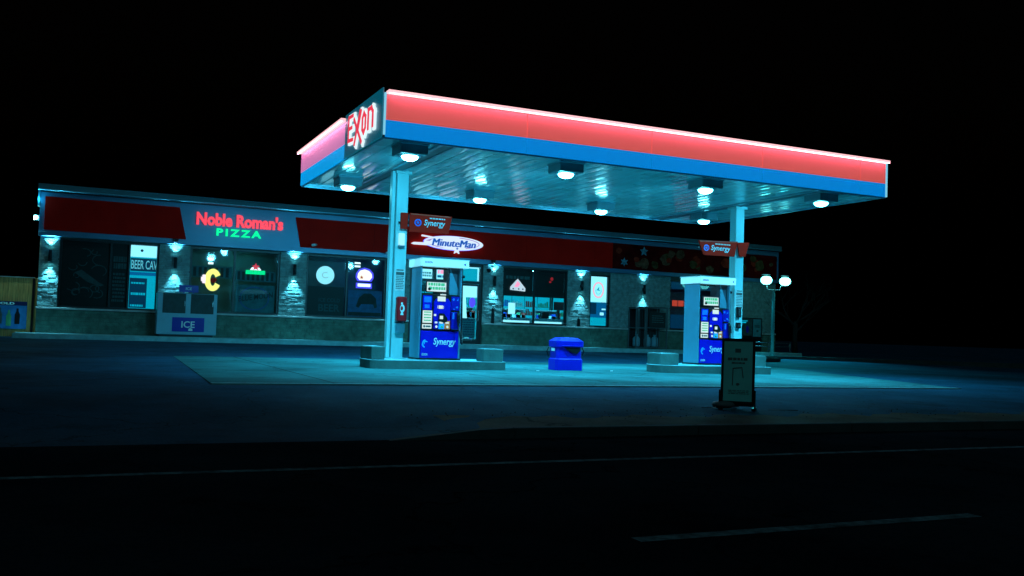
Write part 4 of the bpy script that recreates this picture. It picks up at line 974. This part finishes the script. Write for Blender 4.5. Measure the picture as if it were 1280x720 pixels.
# security cameras
def domecam(x, z, label, m_='black'):
    t = thing('security_camera', label, 'camera', (x, YB - .2, z), 'security cameras on the store front')
    B().lathe([(.001, -.09), (.06, -.07), (.085, -.02), (.085, .01), (.10, .02), (.10, .05), (.001, .05)], (x, YB - .30, z), 16).build('dome', M[m_], t)
    B().box(x - .03, YB - .24, z - .0, x + .03, YB - .165, z + .05).build('arm', M[m_], t)
domecam(14.36, 3.58, 'black dome camera under the fascia right of the entrance'); domecam(14.18, 3.22, 'lower black dome camera beside the entrance frame'); domecam(2.72, 3.58, 'black dome camera above the lamp left of the pizza window')
def bullet(x, z, label):
    t = thing('security_camera', label, 'camera', (x, YB - .2, z), 'security cameras on the store front')
    B().tube([(x + .05, YB - .22, z + .02), (x - .12, YB - .40, z - .02)], .045, 12).build('barrel', M['white'], t); B().tube([(x + .04, YB - .17, z + .06), (x + .02, YB - .26, z + .02)], .018, 8).build('arm', M['white'], t)
bullet(7.42, 3.74, 'pale bullet camera on the red fascia above the beer window'); bullet(10.15, 3.64, 'pale bullet camera at the fascia just left of the canopy column')
# slim wall boxes on the piers
for x, zt_, l in ((14.50, 1.78, 'tall slim black conduit box on the pier right of the entrance'), (18.30, 1.50, 'short slim black conduit box on the pier left of the narrow window')):
    o = tag(B().box(x - .05, YB - .13, 1.19, x + .05, YB - .04, zt_, .012).build('conduit_box', M['black']), l, 'conduit box', 'conduit boxes on the piers')
    B().tube([(x, YB - .085, zt_ - .01), (x, YB - .085, zt_ + .10)], .014, 8).build('conduit', M['black'], o)

# end wall lamp
t = thing('wall_lamp', 'small bright flood lamp on the left end of the store', 'wall lamp', (-1.5, YB, 4.0))
B().box(-1.56, YB - .05, 3.95, -1.40, YB + .08, 4.12, .01).build('housing', M['housing'], t)
B().lathe([(.001, -.06), (.04, -.05), (.06, 0), (.04, .05), (.001, .06)], (-1.50, YB - .09, 4.03), 14).build('lens', M['lens'], t)
point('end_lamp_light', (-1.62 + 1.5, -.12 , .0), 65, .05, (.4, .8, .65), t)
point('corner_glow_light', (.03, -.42 , .62), 6, .05, (.03, .6, 1), t)

# ================================================================== ICE BOX, CAGES, MACHINE, FENCE
t = thing('ice_box', 'white two door outdoor ice freezer with blue ice sign', 'ice freezer', (3.15, 32.65, .36))
s_ = .975
x0, x1, z0, z1 = 2.21, 4.09, .43, 1.80
B().box(x0, 32.65, z0, x1, 33.38, z1, .015).build('cabinet', M['tealwhite'], t)
B().box(x0 + .1, 32.7, .362, x1 - .1, 33.3, .43).build('plinth', M['dark'], t)
for a, b in ((2.375, 3.09), (3.25, 3.98)):
    d = B().box(a, 32.635, 1.135, b, 32.655, 1.785, .004).build('door', M['inner_dark'], t)
    B().box(b - .04, 32.61, 1.38, b - .02, 32.634, 1.55).build('handle', M['steel'], d)
pnl = B().box(2.69, 32.635, .53, 3.70, 32.652, 1.00).build('sign_panel', M['bluedark'], t)
text_mb('ICE', 2.98, 3.40, .66, .88, 32.628, .006, .02).build('lettering', M['white_print'], pnl)
B().prism([(3.20, .56), (3.34, .56), (3.33, .63), (3.27, .66), (3.21, .63)], 32.628, 32.634).build('snow_mark', M['white_print'], pnl)
sg = B().box(2.86, 32.66, 1.84, 3.47, 32.72, 2.07).box(3.0, 32.69, 1.80, 3.04, 32.71, 1.84).box(3.3, 32.69, 1.80, 3.34, 32.71, 1.84).build('top_sign', M['bluedark'], t)
text_mb('ICE', 3.07, 3.26, 1.91, 2.0, 32.652, .006, .02).build('lettering', M['white_print'], sg)

def cage(xa, xb, za, zb_, ncol, nrow, label):
    t = thing('gas_cage', label, 'cage', ((xa + xb) / 2, 32.8, .36), 'gas cylinder cages against the store wall')
    q = B(); 
    for x in (xa, xb - .04): q.box(x, 32.78, .362, x + .04, 32.82, zb_); q.box(x, 33.36, .362, x + .04, 33.40, zb_)
    for k_ in range(nrow + 1):
        z = za + (zb_ - za - .04) * k_ / nrow; q.box(xa + .04, 32.785, z, xb - .04, 32.815, z + .035); q.box(xa + .002, 32.82, z, xa + .03, 33.36, z + .03)
    for k_ in range(1, ncol): x = xa + (xb - xa) * k_ / ncol; q.box(x - .012, 32.79, za, x + .012, 32.81, zb_)
    q.build('frame', M['cage'], t)
    q = B(); 
    n_ = int((xb - xa) / .07)
    for k_ in range(1, n_): q.box(xa + (xb - xa) * k_ / n_ - .003, 32.797, za + .04, xa + (xb - xa) * k_ / n_ + .003, 32.803, zb_ - .04)
    q.build('mesh_bars', M['cage'], t)
    q = B().box(xa + .02, 33.38, za, xb - .02, 33.40, zb_).box(xa, 32.8, zb_, xb, 33.4, zb_ + .02); q.build('back_panel', M['dark'], t)
    return t
cage(20.63, 21.10, .40, 2.03, 1, 2, 'tall narrow grey cage at the left of the pair')
t = cage(21.13, 22.17, .40, 2.08, 2, 2, 'wide grey cage with dark notice panel on its upper half')
nb = B().box(21.24, 32.76, 1.25, 22.05, 32.778, 1.88).build('notice_panel', M['poster_dark'], t)
q = B(); scribble(q, 21.35, 21.95, 1.4, 1.75, 32.752, 32.758, 4, 6, .35); q.build('print', M['poster_line'], nb)
for k_ in range(4):
    cxx = (20.86, 21.40, 21.75, 22.0)[k_]
    tag(B().lathe([(.001, 0), (.13, .01), (.15, .06), (.15, .32), (.10, .40), (.04, .43), (.06, .46), (.06, .5), (.001, .5)], (cxx if k_ != 3 else 21.95, 33.1, .45 if k_ < 3 else 1.3), 14).build('gas_cylinder', M['tealwhite']), ['white gas cylinder inside the narrow cage', 'leftmost white gas cylinder in the wide cage', 'second white gas cylinder in the wide cage', 'white gas cylinder on the upper level of the wide cage'][k_], 'gas cylinder')
t = thing('vending_machine', 'dark vending machine with pale side panel at the right end of the store', 'vending machine', (26.7, 32.9, .36))
B().box(26.0, 32.95, .36, 27.25, 33.42, 1.84, .02).build('cabinet', M['black'], t)
f_ = B().box(26.05, 32.93, 1.05, 26.68, 32.948, 1.80).build('picture_panel', M['inner_dark'], t)
q = B().box(26.10, 32.92, 1.68, 26.42, 32.928, 1.71).box(26.10, 32.92, 1.60, 26.34, 32.928, 1.65); q.build('print', M['lit_teal'], f_)
B().prism(ellipse(26.42, 1.33, .07, .16, 16), 32.92, 32.928).build('bottle_picture', M['bluedark'], f_)
g_ = B().box(26.74, 32.93, 1.02, 27.16, 32.948, 1.78).build('side_panel', mat('dim_side', (.08, .14, .16), .5, var=.3, emit=(0, .1, .13), es=.12), t)
q = B(); scribble(q, 26.8, 27.1, 1.4, 1.52, 32.92, 32.928, 2, 4, .6); q.prism(ellipse(26.97, 1.27, .06, .05, 12), 32.92, 32.928); q.build('print', M['inner_dark'], g_)
t = thing('guard_rail', 'low two bar metal guard rail right of the pumps', 'rail', (27.0, 32.0, .36))
B().tube([(25.5, 31.95, .78), (28.0, 31.95, .78)], .022, 8).tube([(25.5, 31.95, .62), (28.0, 31.95, .62)], .018, 8).build('rails', M['steel'], t)
for x in (25.6, 26.8, 27.95): B().tube([(x, 31.95, .36), (x, 31.95, .80)], .025, 8).build('post', M['cage'], t)

t = thing('wooden_fence', 'wooden plank fence at the left edge beyond the store', 'fence', (-3.0, 34.0, .2))
q = B(); x = -9.0; rp2 = random.Random(2)
while x < -1.46:
    q.box(x, 33.75, .21, x + .135, 33.775, 2.10 + rp2.uniform(-.012, .01)); x += .142
q.build('planks', M['wood'], t)
B().box(-9.0, 33.72, 2.095, -1.44, 33.80, 2.125).build('top_rail', M['sill'], t)
B().box(-1.50, 33.70, .21, -1.43, 33.80, 2.09).box(-5.0, 33.70, .21, -4.93, 33.748, 2.09).build('post', M['dark'], t)
t = thing('drinks_banner', 'blue cold drinks banner with bottle pictures on the fence', 'banner', (-3.0, 33.7, .4))
B().box(-5.2, 33.68, .46, -1.62, 33.70, 1.33).build('sheet', mat('banner_blue', (.03, .16, .42), .5, var=.3, scale=3, emit=(0, .12, .35), es=.15), t)
B().box(-5.2, 33.672, 1.20, -1.62, 33.679, 1.33).build('top_strip', mat('banner_navy', (.01, .02, .12), .5), t)
text_mb('ICE COLD', -2.85, -1.98, 1.225, 1.30, 33.664, .006, .02).build('lettering', mat('banner_letters', (.5, .8, .85), .5, emit=(.1, .55, .6), es=.3), t)
for x, z, c in ((-2.38, .86, 'grey_print'), (-2.12, .80, 'green_print'), (-1.88, .86, 'black'), (-2.75, .86, 'black'), (-3.1, .8, 'red_print')):
    B().prism([(x - .07, z - .25), (x + .07, z - .25), (x + .075, z + .05), (x + .03, z + .16), (x + .03, z + .25), (x - .03, z + .25), (x - .03, z + .16), (x - .075, z + .05)], 33.665, 33.672).build('bottle_picture', M[c], t)

# ================================================================== STREET LAMP + TREE + KERB STOPS
t = thing('street_lamp', 'twin headed street lamp glowing in the dark right of the store', 'street lamp', (25.95, 30.83, .2))
B().lathe([(.14, .2), (.14, .26), (.07, .32), (.055, 1.5), (.045, 2.98)], (26.03, 30.83, 0), 14).build('pole', M['pole'], t)
B().tube([(25.70, 30.83, 3.16), (25.70, 30.83, 3.02), (25.74, 30.83, 2.98), (26.36, 30.83, 2.98), (26.40, 30.83, 3.02), (26.40, 30.83, 3.16)], .018, 8).build('cross_arm', M['steel'], t)
for x in (25.64, 26.62):
    hd = B().lathe([(.001, .12), (.12, .11), (.20, .06), (.001, .05)], (x, 30.83, 3.52), 20).build('lamp_head', M['housing'], t)
    B().lathe([(.001, -.18), (.14, -.16), (.22, -.09), (.25, .0), (.22, .09), (.14, .15), (.001, .16)], (x, 30.80, 3.36), 24, .95, .9).build('lamp_globe', M['bulb'], hd)
    B().tube([(25.70 if x < 26 else 26.40, 30.83, 3.12), (x, 30.83, 3.2)], .02, 8).build('lamp_arm', M['pole'], hd)
    L = spot('street_light', (x - 25.95, -.05, 2.85), 420, 124, .6, t, rot=(R(-32), R(18), 0), rad=.15, color=(.02, .8, .95))
def wheelstop(x, y, z, L, label, m_='dark', rz=0):
    o = B().prism([(-L / 2, 0), (L / 2, 0), (L / 2, .09), (L / 2 - .04, .13), (-L / 2 + .04, .13), (-L / 2, .09)], -.08, .08).build('parking_stop', M[m_]); o.location = (x, y, z); o.rotation_euler[2] = rz
    tag(o, label, 'parking stop', 'low parking stops right of the pumps')
wheelstop(22.7, 27.6, .09, 1.9, 'low dark parking stop right of the pump island')
wheelstop(28.6, 29.0, .135, 2.2, 'second dark parking stop, farther right in the dark', rz=R(-20))
struct('side_kerb', B().prismz([(23.4, 30.2), (40, 25.2), (40.1, 25.5), (23.5, 30.5)], .05, .26), M['kerb'])

tr = thing('bare_tree', 'bare branched tree standing right of the street lamp', 'tree', (29.6, 33.5, .2))
tb = B(); rt_ = random.Random(12)
def grow(mb, p, d, L, r, depth):
    pts = [p]; rad = [r]; q = Vector(p); dd = Vector(d)
    for i in range(4):
        dd = (dd + Vector((rt_.uniform(-.22, .22), rt_.uniform(-.22, .22), rt_.uniform(-.08, .14)))).normalized(); q = q + dd * L / 4; pts.append(tuple(q)); rad.append(r * (1 - .13 * (i + 1)))
    mb.tube(pts, rad, 5 if depth > 2 else 4, False)
    if depth <= 0: return
    for k_ in range(3 if depth > 1 else 2):
        i = rt_.randint(2, 4); a = rt_.uniform(0, 6.28); nd = (dd + Vector((math.cos(a), math.sin(a), rt_.uniform(-.15, .5))) * .75).normalized()
        grow(mb, pts[i], nd, L * .68, rad[i] * .62, depth - 1)
tk = B(); tk.tube([(29.6, 33.5, .15), (29.58, 33.5, 1.0), (29.63, 33.5, 1.8)], [.14, .11, .095], 10); tk.build('trunk', M['bark'], tr)
for k_ in range(6): a = k_ * 1.05; grow(tb, (29.63, 33.5, 1.3 + k_ * .09), (math.cos(a) * .8, math.sin(a) * .8, .55), 1.5, .05, 4)
tb.build('crown', M['bark'], tr)
